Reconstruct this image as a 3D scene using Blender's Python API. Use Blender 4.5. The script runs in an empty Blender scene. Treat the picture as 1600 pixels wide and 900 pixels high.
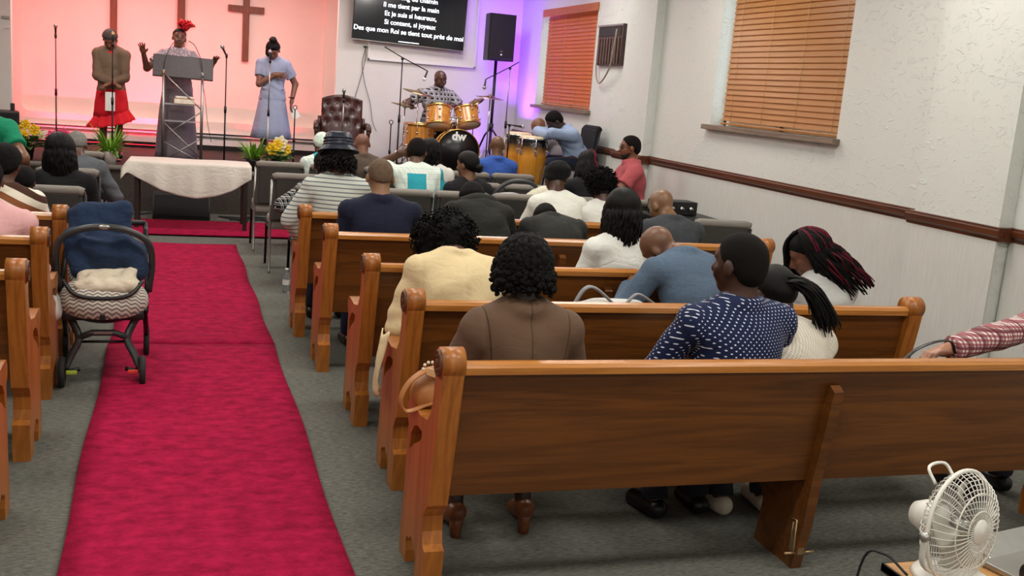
import bpy, bmesh, math, random
import numpy as np
from mathutils import Matrix, Vector
random.seed(7); RNG = np.random.default_rng(7)
C = bpy.context.scene.collection
SC = bpy.context.scene

# ------------------------------------------------------------------ camera
F_PX, CX, CY, CAM_H = 1586.11, 768.12, 448.76, 1.84
YAW, PITCH, ROLL = 0.303063, 0.193517, 0.077463
_f = np.array([math.sin(YAW)*math.cos(PITCH), math.cos(YAW)*math.cos(PITCH), -math.sin(PITCH)])
_r0 = np.array([math.cos(YAW), -math.sin(YAW), 0.0]); _u0 = np.cross(_r0, _f)
_r = math.cos(ROLL)*_r0 + math.sin(ROLL)*_u0
_u = -math.sin(ROLL)*_r0 + math.cos(ROLL)*_u0
cam_d = bpy.data.cameras.new('camera'); cam = bpy.data.objects.new('camera', cam_d); C.objects.link(cam)
cam_d.sensor_width = 36; cam_d.lens = F_PX*36/1600
cam_d.shift_x = (800-CX)/1600; cam_d.shift_y = (CY-450)/1600
cam_d.clip_start = 0.05; cam_d.clip_end = 200
M = Matrix.Identity(4)
for i in range(3):
    M[i][0] = _r[i]; M[i][1] = _u[i]; M[i][2] = -_f[i]
M[2][3] = CAM_H
cam.matrix_world = M
SC.camera = cam

def ray(x, y): return _f + _r*(x-CX)/F_PX - _u*(y-CY)/F_PX
def P(x, y, Y):                       # world point seen at photo pixel (x, y) at depth Y
    d = ray(x, y); return d*(Y/d[1]) + np.array([0, 0, CAM_H])
def PZ(x, y, z=0.0):                  # the same on a level of height z
    d = ray(x, y); return d*((z-CAM_H)/d[2]) + np.array([0, 0, CAM_H])
def PX(x, y, X):                      # the same on the plane of a side wall
    d = ray(x, y); return d*(X/d[0]) + np.array([0, 0, CAM_H])

# ------------------------------------------------------------------ world, exposure, lights
SC.view_settings.view_transform = 'Standard'; SC.view_settings.look = 'None'
SC.view_settings.gamma = 1.0; SC.view_settings.exposure = 0.22
SC.view_settings.use_curve_mapping = False
world = bpy.data.worlds.new('daylight'); SC.world = world; world.use_nodes = True
bg = world.node_tree.nodes['Background']; bg.inputs[0].default_value = (0.85, 0.93, 1.0, 1); bg.inputs[1].default_value = 4.0

WALL_X, TV_Y, ALC_Y, CEIL = 4.8, 14.85, 16.6, 3.55
STAGE_Z = 0.55
def area_light(name, loc, size, power, col, rot=(0, 0, 0), spread=math.pi):
    l = bpy.data.lights.new(name, 'AREA'); l.shape = 'RECTANGLE'; l.size, l.size_y = size
    l.energy = power; l.color = col; l.spread = spread
    o = bpy.data.objects.new(name, l); C.objects.link(o); o.location = loc; o.rotation_euler = rot
    return o
LIGHT_SPOTS = [(x, y) for y in (-0.8, 2.2, 5.2, 8.2, 11.2) for x in (-1.6, 1.2, 3.5)]
for x, y in LIGHT_SPOTS:
    area_light('ceiling_lamp', (x, y, CEIL-0.09), (1.15, 0.55), 25, (1.0, 0.985, 0.93))
for x in (-1.2, 1.1):                                                       # stage wash lamps in the alcove ceiling
    area_light('stage_lamp', (x, 15.0, CEIL-0.09), (0.9, 0.4), 24, (1.0, 0.85, 0.77))
area_light('stage_lamp', (3.3, 13.4, CEIL-0.09), (1.1, 0.5), 24, (1.0, 0.93, 0.95))

ADDED_SPOTS = [(-1.1, 12.4), (0.2, 12.4), (1.5, 12.4), (2.9, 11.6)]                # unseen spotlights added to brighten the faces on stage
for x, y in ADDED_SPOTS:
    area_light('added_spot', (x, y+0.12, CEIL-0.30), (0.2, 0.2), 4.0, (1.0, 0.93, 0.88), (math.radians(52), 0, 0), 1.6)

# ------------------------------------------------------------------ helpers
def lin(c):
    if isinstance(c, str):
        c = [int(c[i:i+2], 16)/255 for i in (1, 3, 5)]
    return tuple(((v/12.92) if v <= 0.04045 else ((v+0.055)/1.055)**2.4) for v in c)
def setp(o, label=None, cat=None, group=None, kind=None):
    if label: o['label'] = label
    if cat: o['category'] = cat
    if group: o['group'] = group
    if kind: o['kind'] = kind
    return o
def thing(name, label, cat, loc=(0, 0, 0), rz=0.0, group=None):
    o = bpy.data.objects.new(name, None); C.objects.link(o); o.empty_display_size = 0.1
    o.location = tuple(loc); o.rotation_euler = (0, 0, rz)
    return setp(o, label, cat, group)
def link(name, me, mat=None, parent=None):
    o = bpy.data.objects.new(name, me); C.objects.link(o)
    if mat is not None and not me.materials: me.materials.append(mat)
    if parent is not None: o.parent = parent
    return o
def fast_mesh(name, V, Q, smooth=True):
    V = np.asarray(V, np.float32); Q = np.asarray(Q, np.int32); k = Q.shape[1]
    me = bpy.data.meshes.new(name)
    me.vertices.add(len(V)); me.vertices.foreach_set('co', V.ravel())
    me.loops.add(Q.size); me.loops.foreach_set('vertex_index', Q.ravel())
    me.polygons.add(len(Q)); me.polygons.foreach_set('loop_start', np.arange(0, Q.size, k, dtype=np.int32))
    if smooth: me.polygons.foreach_set('use_smooth', np.ones(len(Q), bool))
    me.update(calc_edges=True); me.validate(); return me
def copy_tree(o, parent=None):
    c = o.copy(); C.objects.link(c); c.parent = parent
    for ch in list(o.children): copy_tree(ch, c)
    return c

class MB:
    """collects shapes into ONE mesh"""
    def __init__(s): s.v = []; s.f = []; s.sm = []
    def add(s, V, Fc, smooth=False):
        b = len(s.v); s.v += [tuple(map(float, p)) for p in V]
        s.f += [tuple(int(i)+b for i in f) for f in Fc]; s.sm += [smooth]*len(Fc); return s
    def box(s, c, d, R=None, bev=0.0):
        c = np.array(c, float); d = np.array(d, float)/2
        R = np.eye(3) if R is None else np.array(R)
        if bev <= 0:
            V = [c + R @ (d*np.array(k)) for k in ((-1,-1,-1),(1,-1,-1),(1,1,-1),(-1,1,-1),(-1,-1,1),(1,-1,1),(1,1,1),(-1,1,1))]
            return s.add(V, [(0,3,2,1),(4,5,6,7),(0,1,5,4),(1,2,6,5),(2,3,7,6),(3,0,4,7)])
        bev = min(bev, d.min()*0.98)
        bm = bmesh.new(); bmesh.ops.create_cube(bm, size=2.0)
        for v in bm.verts: v.co = Vector(np.array(v.co)*d)
        bmesh.ops.bevel(bm, geom=list(bm.edges), offset=bev, segments=2, affect='EDGES', profile=0.6)
        bm.verts.index_update()
        s.add([c + R @ np.array(v.co) for v in bm.verts], [[v.index for v in f.verts] for f in bm.faces], False); bm.free(); return s
    def tube(s, path, r, n=8, closed=False, cap=True, flat=1.0):
        path = np.array(path, float); m = len(path)
        r = np.full(m, r, float) if np.isscalar(r) else np.array(r, float)
        T = np.gradient(path, axis=0) if not closed else np.roll(path, -1, 0)-np.roll(path, 1, 0)
        T /= np.linalg.norm(T, axis=1)[:, None]+1e-12
        ref = np.array([0, 0, 1.0]) if abs(T[0][2]) < 0.9 else np.array([1.0, 0, 0])
        a = np.cross(T[0], ref); a /= np.linalg.norm(a)
        V = []; ang = np.arange(n)*2*math.pi/n
        for i in range(m):
            a = a - T[i]*np.dot(a, T[i]); a /= np.linalg.norm(a)+1e-12; b = np.cross(T[i], a)
            V += list(path[i] + r[i]*(np.cos(ang)[:, None]*a + flat*np.sin(ang)[:, None]*b))
        Fc = []
        for i in range(m if closed else m-1):
            j = (i+1) % m
            for k in range(n): Fc.append((i*n+k, i*n+(k+1) % n, j*n+(k+1) % n, j*n+k))
        if cap and not closed:
            Fc.append(tuple(range(n-1, -1, -1))); Fc.append(tuple((m-1)*n+k for k in range(n)))
        return s.add(V, Fc, True)
    def cyl(s, a, b, r0, r1=None, n=16):
        return s.tube([a, b], [r0, r0 if r1 is None else r1], n)
    def lathe(s, prof, c=(0, 0, 0), R=None, n=24, a0=0, a1=2*math.pi):
        R = np.eye(3) if R is None else np.array(R); c = np.array(c, float)
        full = abs(a1-a0-2*math.pi) < 1e-6; k = n if full else n+1
        V = [c + R @ np.array([r*math.cos(a0+(a1-a0)*i/n), r*math.sin(a0+(a1-a0)*i/n), z]) for r, z in prof for i in range(k)]
        Fc = []
        for j in range(len(prof)-1):
            for i in range(n):
                i2 = (i+1) % k
                Fc.append((j*k+i, j*k+i2, (j+1)*k+i2, (j+1)*k+i))
        return s.add(V, Fc, True)
    def ball(s, c, r, n=12, R=None):
        r = np.array([r]*3 if np.isscalar(r) else r, float); R = np.eye(3) if R is None else np.array(R)
        m = max(4, n//2); V = []; Fc = []
        for j in range(m+1):
            t = math.pi*j/m
            for i in range(n):
                p = 2*math.pi*i/n
                V.append(np.array(c)+R @ (r*np.array([math.sin(t)*math.cos(p), math.sin(t)*math.sin(p), math.cos(t)])))
        for j in range(m):
            for i in range(n): Fc.append((j*n+i, (j+1)*n+i, (j+1)*n+(i+1) % n, j*n+(i+1) % n))
        return s.add(V, Fc, True)
    def prism(s, outer, holes=(), t0=0.0, t1=0.05, axes='yz'):
        """polygon (with holes) in a plane, extruded along the third axis from t0 to t1"""
        bm = bmesh.new(); allv = []
        for loop in [outer]+list(holes):
            vs = [bm.verts.new((p[0], p[1], 0)) for p in loop]; allv.append(vs)
            for i in range(len(vs)): bm.edges.new((vs[i], vs[(i+1) % len(vs)]))
        bmesh.ops.triangle_fill(bm, use_beauty=True, use_dissolve=False, edges=list(bm.edges))
        bmesh.ops.recalc_face_normals(bm, faces=list(bm.faces))
        bm.verts.index_update(); n = len(bm.verts)
        base = [(v.co.x, v.co.y) for v in bm.verts]
        up = sum(f.normal.z for f in bm.faces) > 0
        tri = [[v.index for v in f.verts] for f in bm.faces]
        if not up: tri = [t[::-1] for t in tri]
        conv = {'yz': lambda u, v, t: (t, u, v), 'xz': lambda u, v, t: (u, t, v), 'xy': lambda u, v, t: (u, v, t)}[axes]
        V = [conv(u, v, t0) for u, v in base] + [conv(u, v, t1) for u, v in base]
        Fc = [t[::-1] for t in tri] + [[i+n for i in t] for t in tri]
        for vs in allv:
            ids = [v.index for v in vs]
            for i in range(len(ids)):
                a, b = ids[i], ids[(i+1) % len(ids)]; Fc.append((a, b, b+n, a+n))
        bm.free(); return s.add(V, Fc)
    def sheet(s, G, smooth=True, thick=0.0):
        """grid of points (n, m, 3) as a surface, given thickness along its normals"""
        G = np.array(G, float); n, m = G.shape[:2]
        q = [(i*m+j, i*m+j+1, (i+1)*m+j+1, (i+1)*m+j) for i in range(n-1) for j in range(m-1)]
        if thick <= 0: return s.add(G.reshape(-1, 3), q, smooth)
        du = np.gradient(G, axis=0); dv = np.gradient(G, axis=1); N = np.cross(du, dv)
        N /= np.linalg.norm(N, axis=2)[..., None]+1e-9
        B = (G-N*thick).reshape(-1, 3); k = n*m
        q2 = [tuple(i+k for i in f[::-1]) for f in q]
        rim = [i*m for i in range(n)]+[(n-1)*m+j for j in range(1, m)]+[i*m+m-1 for i in range(n-2, -1, -1)]+[j for j in range(m-2, 0, -1)]
        e = [(rim[i], rim[(i+1) % len(rim)], rim[(i+1) % len(rim)]+k, rim[i]+k) for i in range(len(rim))]
        return s.add(np.vstack([G.reshape(-1, 3), B]), q+q2+e, smooth)
    def build(s, name, mat, parent=None, recalc=True, loc=None):
        me = bpy.data.meshes.new(name); me.from_pydata(s.v, [], s.f)
        me.polygons.foreach_set('use_smooth', s.sm)
        if recalc:
            bm = bmesh.new(); bm.from_mesh(me); bmesh.ops.recalc_face_normals(bm, faces=list(bm.faces)); bm.to_mesh(me); bm.free()
        me.update()
        o = link(name, me, mat, parent)
        if loc is not None: o.location = tuple(loc)
        return o
def rotx(a): c, s = math.cos(a), math.sin(a); return np.array([[1,0,0],[0,c,-s],[0,s,c]])
def roty(a): c, s = math.cos(a), math.sin(a); return np.array([[c,0,s],[0,1,0],[-s,0,c]])
def rotz(a): c, s = math.cos(a), math.sin(a); return np.array([[c,-s,0],[s,c,0],[0,0,1]])
def align(d):                          # rotation taking +z to direction d
    d = np.array(d, float); d /= np.linalg.norm(d)
    a = np.cross([0, 0, 1.0], d) if abs(d[2]) < 0.999 else np.array([1.0, 0, 0])
    a /= np.linalg.norm(a); b = np.cross(d, a); return np.column_stack([a, b, d])
def bez(p0, p1, p2, p3, n=12):
    t = np.linspace(0, 1, n)[:, None]; p0, p1, p2, p3 = map(lambda p: np.array(p, float), (p0, p1, p2, p3))
    return (1-t)**3*p0+3*(1-t)**2*t*p1+3*(1-t)*t*t*p2+t**3*p3
def spline(pts, n=8):
    pts = [np.array(p, float) for p in pts]; pts = [2*pts[0]-pts[1]]+pts+[2*pts[-1]-pts[-2]]; out = []
    for i in range(1, len(pts)-2):
        for t in np.linspace(0, 1, n, endpoint=False):
            a, b, c, d = pts[i-1:i+3]
            out.append(0.5*((2*b)+(c-a)*t+(2*a-5*b+4*c-d)*t*t+(3*b-a-3*c+d)*t**3))
    out.append(pts[-2]); return np.array(out)

# ------------------------------------------------------------------ materials (all procedural)
MATS = {}
def nodes(name):
    m = bpy.data.materials.new(name); m.use_nodes = True; nt = m.node_tree
    return m, nt, nt.nodes['Principled BSDF']
def nn(nt, t, **kw):
    n = nt.nodes.new(t)
    for k, v in kw.items():
        if k in n.inputs.keys(): n.inputs[k].default_value = v
        else: setattr(n, k, v)
    return n
def coords(nt, scale=(1, 1, 1), kind='Object', rot=(0, 0, 0)):
    tc = nn(nt, 'ShaderNodeTexCoord'); mp = nn(nt, 'ShaderNodeMapping'); mp.inputs['Scale'].default_value = scale
    mp.inputs['Rotation'].default_value = rot
    nt.links.new(tc.outputs[kind], mp.inputs['Vector']); return mp.outputs['Vector']
def math2(nt, op, a, b=None, c=None):
    n = nn(nt, 'ShaderNodeMath', operation=op)
    for i, v in enumerate((a, b, c)):
        if v is None: continue
        if isinstance(v, (int, float)): n.inputs[i].default_value = v
        else: nt.links.new(v, n.inputs[i])
    return n.outputs[0]
def mixc(nt, fac, a, b):
    n = nn(nt, 'ShaderNodeMix', data_type='RGBA')
    for s, v in ((n.inputs[0], fac), (n.inputs[6], a), (n.inputs[7], b)):
        if isinstance(v, (int, float)): s.default_value = v
        elif isinstance(v, tuple): s.default_value = (*v, 1) if len(v) == 3 else v
        else: nt.links.new(v, s)
    return n.outputs[2]
def mat(name, col, rough=0.6, metal=0.0, var=0.12, vscale=18, stretch=(1, 1, 1), bump=0.0, bscale=200, spec=0.5, coat=0.0, kind='Object', trans=0.0, emit=None, alpha=1.0, sheen=0.0):
    if name in MATS: return MATS[name]
    m, nt, b = nodes(name); c = lin(col)
    if var > 0:
        no = nn(nt, 'ShaderNodeTexNoise', Scale=vscale, Detail=4.0, Roughness=0.6)
        nt.links.new(coords(nt, stretch, kind), no.inputs['Vector'])
        fac = nn(nt, 'ShaderNodeMapRange'); fac.inputs[1].default_value = 0.3; fac.inputs[2].default_value = 0.7
        nt.links.new(no.outputs[0], fac.inputs[0])
        nt.links.new(mixc(nt, fac.outputs[0], tuple(v*(1-var) for v in c), tuple(min(1, v*(1+var)) for v in c)), b.inputs['Base Color'])
    else: b.inputs['Base Color'].default_value = (*c, 1)
    b.inputs['Roughness'].default_value = rough; b.inputs['Metallic'].default_value = metal
    b.inputs['Specular IOR Level'].default_value = spec; b.inputs['Coat Weight'].default_value = coat
    b.inputs['Transmission Weight'].default_value = trans; b.inputs['Alpha'].default_value = alpha
    b.inputs['Sheen Weight'].default_value = sheen
    if emit: b.inputs['Emission Color'].default_value = (*lin(emit[0]), 1); b.inputs['Emission Strength'].default_value = emit[1]
    if bump > 0:
        n2 = nn(nt, 'ShaderNodeTexNoise', Scale=bscale, Detail=3.0); nt.links.new(coords(nt, stretch, kind), n2.inputs['Vector'])
        bp = nn(nt, 'ShaderNodeBump', Strength=bump, Distance=0.01); nt.links.new(n2.outputs[0], bp.inputs['Height'])
        nt.links.new(bp.outputs[0], b.inputs['Normal'])
    MATS[name] = m; return m
def wood(name, dark, light, axis=0, scale=7, rough=0.32, coat=0.25):
    if name in MATS: return MATS[name]
    m, nt, b = nodes(name); sc = [7.0, 7.0, 7.0]; sc[axis] = 0.40
    v = coords(nt, tuple(sc))
    n1 = nn(nt, 'ShaderNodeTexNoise', Scale=scale*0.12, Detail=4.0, Roughness=0.55, Distortion=0.8); nt.links.new(v, n1.inputs['Vector'])
    n2 = nn(nt, 'ShaderNodeTexNoise', Scale=scale*1.6, Detail=3.0, Roughness=0.6); nt.links.new(v, n2.inputs['Vector'])
    ring = math2(nt, 'SINE', math2(nt, 'MULTIPLY', n1.outputs[0], 42.0))
    f = math2(nt, 'ADD', math2(nt, 'MULTIPLY', ring, 0.13), math2(nt, 'ADD', math2(nt, 'MULTIPLY', n2.outputs[0], 0.45), 0.26))
    mr = nn(nt, 'ShaderNodeMapRange'); mr.inputs[1].default_value = 0.2; mr.inputs[2].default_value = 0.8; nt.links.new(f, mr.inputs[0])
    nt.links.new(mixc(nt, mr.outputs[0], lin(dark), lin(light)), b.inputs['Base Color'])
    b.inputs['Roughness'].default_value = rough; b.inputs['Coat Weight'].default_value = coat; b.inputs['Coat Roughness'].default_value = 0.2
    bp = nn(nt, 'ShaderNodeBump', Strength=0.08, Distance=0.01); nt.links.new(n2.outputs[0], bp.inputs['Height']); nt.links.new(bp.outputs[0], b.inputs['Normal'])
    MATS[name] = m; return m
def uvz(nt, k=0.8):                    # pattern coordinates that run around a garment: u = x + k*y, v = z
    tc = nn(nt, 'ShaderNodeTexCoord'); sx = nn(nt, 'ShaderNodeSeparateXYZ'); nt.links.new(tc.outputs['Object'], sx.inputs[0])
    return math2(nt, 'ADD', sx.outputs[0], math2(nt, 'MULTIPLY', sx.outputs[1], k)), sx.outputs[2], sx
def band(nt, v, period, width, off=0.0):          # 1 inside a repeating stripe
    fr = math2(nt, 'FRACT', math2(nt, 'ADD', math2(nt, 'DIVIDE', v, period), off+50.0)); return math2(nt, 'LESS_THAN', fr, width)
def cloth_finish(nt, b, rough=0.85, bump=0.25, bs=420):
    b.inputs['Roughness'].default_value = rough; b.inputs['Sheen Weight'].default_value = 0.03; b.inputs['Specular IOR Level'].default_value = 0.25
    n2 = nn(nt, 'ShaderNodeTexNoise', Scale=bs, Detail=2.0); nt.links.new(coords(nt), n2.inputs['Vector'])
    n3 = nn(nt, 'ShaderNodeTexNoise', Scale=9.0, Detail=3.0, Distortion=1.2); nt.links.new(coords(nt, (1, 1, 1.8)), n3.inputs['Vector'])
    h = math2(nt, 'ADD', math2(nt, 'MULTIPLY', n2.outputs[0], 0.08), n3.outputs[0])
    bp = nn(nt, 'ShaderNodeBump', Strength=bump, Distance=0.03); nt.links.new(h, bp.inputs['Height']); nt.links.new(bp.outputs[0], b.inputs['Normal'])
def fabric(name, col, rough=0.85, bump=0.25, var=0.10):
    if name in MATS: return MATS[name]
    m, nt, b = nodes(name); c = lin(col)
    n = nn(nt, 'ShaderNodeTexNoise', Scale=160.0, Detail=2.0); nt.links.new(coords(nt), n.inputs['Vector'])
    nt.links.new(mixc(nt, n.outputs[0], tuple(v*(1-var) for v in c), tuple(min(1, v*(1+var)) for v in c)), b.inputs['Base Color'])
    cloth_finish(nt, b, rough, bump); MATS[name] = m; return m
def pattern(name, fn, rough=0.85, bump=0.22):
    if name in MATS: return MATS[name]
    m, nt, b = nodes(name); nt.links.new(fn(nt), b.inputs['Base Color']); cloth_finish(nt, b, rough, bump); MATS[name] = m; return m

# ================================================================== the setting
def carpet_mat():
    m, nt, b = nodes('grey_carpet')
    v = coords(nt, (22, 90, 30)); n = nn(nt, 'ShaderNodeTexNoise', Scale=1.2, Detail=6.0, Roughness=0.75); nt.links.new(v, n.inputs['Vector'])
    n2 = nn(nt, 'ShaderNodeTexNoise', Scale=0.9, Detail=2.0); nt.links.new(coords(nt), n2.inputs['Vector'])
    f = nn(nt, 'ShaderNodeMapRange'); f.inputs[1].default_value = 0.35; f.inputs[2].default_value = 0.68; nt.links.new(n.outputs[0], f.inputs[0])
    c = mixc(nt, f.outputs[0], lin('#3f403d'), lin('#83837b')); c2 = mixc(nt, math2(nt, 'MULTIPLY', n2.outputs[0], 0.35), c, lin('#7b7a70'))
    nt.links.new(c2, b.inputs['Base Color']); b.inputs['Roughness'].default_value = 0.95; b.inputs['Specular IOR Level'].default_value = 0.1
    bp = nn(nt, 'ShaderNodeBump', Strength=0.5, Distance=0.01); nt.links.new(n.outputs[0], bp.inputs['Height']); nt.links.new(bp.outputs[0], b.inputs['Normal'])
    return m
def stucco_mat():
    m, nt, b = nodes('white_stucco')
    b.inputs['Base Color'].default_value = (*lin('#d6d9d3'), 1); b.inputs['Roughness'].default_value = 0.38; b.inputs['Specular IOR Level'].default_value = 0.4
    n = nn(nt, 'ShaderNodeTexNoise', Scale=9.0, Detail=5.0, Roughness=0.6, Distortion=2.6); nt.links.new(coords(nt, (1, 0.8, 1.5), rot=(0.5, 0, 0)), n.inputs['Vector'])
    mr = nn(nt, 'ShaderNodeMapRange'); mr.inputs[1].default_value = 0.56; mr.inputs[2].default_value = 0.70; nt.links.new(n.outputs[0], mr.inputs[0])
    n2 = nn(nt, 'ShaderNodeTexNoise', Scale=30.0, Detail=4.0); nt.links.new(coords(nt), n2.inputs['Vector'])
    h = math2(nt, 'ADD', mr.outputs[0], math2(nt, 'MULTIPLY', n2.outputs[0], 0.3))
    bp = nn(nt, 'ShaderNodeBump', Strength=0.48, Distance=0.010); nt.links.new(h, bp.inputs['Height']); nt.links.new(bp.outputs[0], b.inputs['Normal']); return m
def wains_mat():
    m, nt, b = nodes('ribbed_wallpaper')
    n = nn(nt, 'ShaderNodeTexNoise', Scale=1.0, Detail=5.0, Roughness=0.7); nt.links.new(coords(nt, (60, 60, 4)), n.inputs['Vector'])
    nt.links.new(mixc(nt, n.outputs[0], lin('#bebdb7'), lin('#dad9d3')), b.inputs['Base Color']); b.inputs['Roughness'].default_value = 0.6
    bp = nn(nt, 'ShaderNodeBump', Strength=0.25, Distance=0.006); nt.links.new(n.outputs[0], bp.inputs['Height']); nt.links.new(bp.outputs[0], b.inputs['Normal']); return m
M_CARPET, M_STUCCO, M_WAINS = carpet_mat(), stucco_mat(), wains_mat()
M_WALL = mat('painted_plaster', '#e4e0da', 0.55, var=0.03, vscale=3, bump=0.06, bscale=60)
M_PANEL = mat('smooth_stage_wall', '#ebe2d8', 0.6, var=0.03, vscale=2)
M_RAIL = wood('dark_rail_wood', '#3a1a0c', '#6e3a1e', axis=1, rough=0.4)
M_STAGE = mat('stage_carpet', '#4d4642', 0.95, var=0.3, vscale=60, bump=0.4, bscale=160, spec=0.1)
M_STAGEDARK = mat('stage_black_floor', '#262120', 0.8, var=0.2, vscale=30)
M_WHITE = mat('white_paint', '#e6e6e2', 0.45, var=0.03)
M_BLACK = mat('black_plastic', '#141414', 0.45, var=0.1)
M_BLACKM = mat('black_metal', '#101010', 0.35, 0.3, var=0.1)
M_CHROME = mat('chrome', '#c9c9cc', 0.18, 1.0, var=0.05)
M_STEEL = mat('brushed_steel', '#a9a8a4', 0.35, 0.9, var=0.08)
def struct(o): return setp(o, kind='structure')

struct(MB().box((-0.2, 7.0, -0.05), (10.4, 20.4, 0.1)).build('floor', M_CARPET))
struct(MB().box((-0.2, 7.0, CEIL+0.05), (10.4, 20.4, 0.1)).build('ceiling', mat('ceiling_tile', '#dcdcd6', 0.8, var=0.04)))
struct(MB().box((-5.3, 7.0, CEIL/2), (0.2, 20.4, CEIL)).build('wall_left', M_WALL))
struct(MB().box((-0.2, -3.1, CEIL/2), (10.4, 0.2, CEIL)).build('wall_rear', M_WALL))
# front wall: two flanks and the stage alcove between them
struct(MB().box((3.45, TV_Y+0.06, CEIL/2), (2.75, 0.12, CEIL)).build('wall_front_right', M_WALL))
struct(MB().box((-3.72, TV_Y+0.06, CEIL/2), (3.1, 0.12, CEIL)).build('wall_front_left', M_WALL))
struct(MB().box((2.68, 15.86, CEIL/2), (0.12, 1.78, CEIL)).build('wall_alcove_right', M_PANEL))
struct(MB().box((-2.88, 15.86, CEIL/2), (0.12, 1.78, CEIL)).build('wall_alcove_left', M_PANEL))
def rrect(x0, x1, z0, z1, r, n=6):
    out = []
    for cx, cz, a in ((x1-r, z0+r, -90), (x1-r, z1-r, 0), (x0+r, z1-r, 90), (x0+r, z0+r, 180)):
        for i in range(n+1):
            t = math.radians(a+90*i/n); out.append((cx+r*math.cos(t), cz+r*math.sin(t)))
    return out
wa = MB().prism([(-2.9, 0.4), (2.7, 0.4), (2.7, CEIL), (-2.9, CEIL)], [rrect(-2.30, 2.12, 0.985, 3.4, 0.12)], ALC_Y, ALC_Y+0.15, 'xz').build('wall_alcove_back', M_PANEL); struct(wa)
MB().box((-0.1, ALC_Y+0.17, 2.0), (5.6, 0.04, 3.2)).build('recessed_panel', M_PANEL, wa)
# baseboard heater along the alcove wall: a white body with dark slots
ht = MB().box((-0.1, ALC_Y-0.03, 0.72), (5.3, 0.06, 0.19)).build('baseboard_alcove', M_WHITE); struct(ht)
for z, h in ((0.80, 0.018), (0.755, 0.012), (0.735, 0.008)):
    MB().box((-0.1, ALC_Y-0.064, z), (5.3, 0.012, h)).build('heater_slot', M_BLACK, ht)
MB().box((-0.1, ALC_Y-0.03, 0.59), (5.3, 0.05, 0.09)).build('heater_base', M_BLACK, ht)
# stage
st = MB().box((-0.2, 15.0, STAGE_Z/2-0.03), (10.0, 3.44, STAGE_Z-0.06)).build('floor_stage', M_STAGE); struct(st)
MB().box((-0.2, 15.0, STAGE_Z-0.03), (10.0, 3.44, 0.06)).build('stage_deck', M_STAGEDARK, st)
MB().tube([(-5.2, 13.27, STAGE_Z-0.02), (2.6, 13.27, STAGE_Z-0.02)], 0.035, 10).build('stage_nosing', mat('nosing_grey', '#6d6762', 0.6), st)
wg = MB().box((3.72, 12.48, STAGE_Z/2), (2.16, 1.60, STAGE_Z)).build('floor_stage_wing', M_STAGE); struct(wg)
MB().box((3.72, 12.48, STAGE_Z+0.004), (2.16, 1.60, 0.008)).build('wing_deck', M_STAGEDARK, wg)
MB().box((4.40, 11.40, STAGE_Z/2), (0.80, 0.56, STAGE_Z)).build('wing_extension', M_STAGE, wg)
struct(MB().box((3.35, 13.75, STAGE_Z+0.06), (2.1, 1.8, 0.12), bev=0.01).build('floor_drum_riser', M_STAGEDARK))

# right wall with its two window openings, piers, dado and rail
Z0, Z1 = 1.655, 2.95
W2 = (6.79, 8.80); W1 = (11.88, 13.93)
wr = MB().prism([(-3.2, 0), (17.2, 0), (17.2, CEIL), (-3.2, CEIL)],
                [[(a, Z0), (b, Z0), (b, Z1), (a, Z1)] for a, b in (W2, W1)], WALL_X, WALL_X+0.22, 'yz').build('wall_right', M_STUCCO); struct(wr)
PIERS = [(10.02, 10.74), (4.93, 5.68), (-0.4, 0.3)]
for a, b in PIERS:
    MB().box((WALL_X-0.05, (a+b)/2, CEIL/2), (0.10, b-a, CEIL)).build('wall_pier', M_STUCCO, wr)
edges = [-3.0]+[v for a, b in sorted(PIERS) for v in (a, b)]+[TV_Y]
segs = []
for i in range(len(edges)-1): segs.append((edges[i], edges[i+1], WALL_X-0.10 if i % 2 else WALL_X))
for n_, (a, b, x) in enumerate(segs):
    MB().box((x-0.008, (a+b)/2, 0.60), (0.016, b-a+(0.032 if n_ % 2 else -0.03), 1.20)).build('wainscot_panel', M_WAINS, wr)
rp = [(0, 1.165), (-0.018, 1.165), (-0.024, 1.185), (-0.040, 1.20), (-0.044, 1.232), (-0.030, 1.238), (-0.030, 1.25), (0, 1.25)]
for n_, (a, b, x) in enumerate(segs):
    e = 0.044 if n_ % 2 else -0.0
    mb = MB(); k = len(rp)
    V = [(x+p[0], a-e, p[1]) for p in rp]+[(x+p[0], b+e, p[1]) for p in rp]
    mb.add(V, [tuple(range(k)), tuple(range(2*k-1, k-1, -1))]+[(i, (i+1) % k, (i+1) % k+k, i+k) for i in range(k)])
    struct(mb.build('trim_%d' % (n_+1), M_RAIL))
for n_, (a, b) in enumerate(PIERS):                     # the rail's returns round each pier
    for y in (a-0.022, b+0.022):
        MB().box((WALL_X-0.05, y, 1.2075), (0.10, 0.044, 0.085)).build('rail_return', M_RAIL, wr)

# windows: frame, pane, sill; blinds hang in them as things of their own
def slat_mat(name, dark, light):
    m = bpy.data.materials.new(name); m.use_nodes = True; nt = m.node_tree; b = nt.nodes['Principled BSDF']; out = nt.nodes['Material Output']
    n = nn(nt, 'ShaderNodeTexNoise', Scale=3.0, Detail=5.0, Roughness=0.6); nt.links.new(coords(nt, (30, 1.2, 30)), n.inputs['Vector'])
    c = mixc(nt, n.outputs[0], lin(dark), lin(light)); nt.links.new(c, b.inputs['Base Color']); b.inputs['Roughness'].default_value = 0.4
    tr = nn(nt, 'ShaderNodeBsdfTranslucent'); nt.links.new(c, tr.inputs['Color']); mx = nn(nt, 'ShaderNodeMixShader'); mx.inputs[0].default_value = 0.35
    nt.links.new(b.outputs[0], mx.inputs[1]); nt.links.new(tr.outputs[0], mx.inputs[2]); nt.links.new(mx.outputs[0], out.inputs['Surface']); return m
M_SLAT = slat_mat('honey_wood_slat', '#ad7238', '#cf985a')
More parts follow.
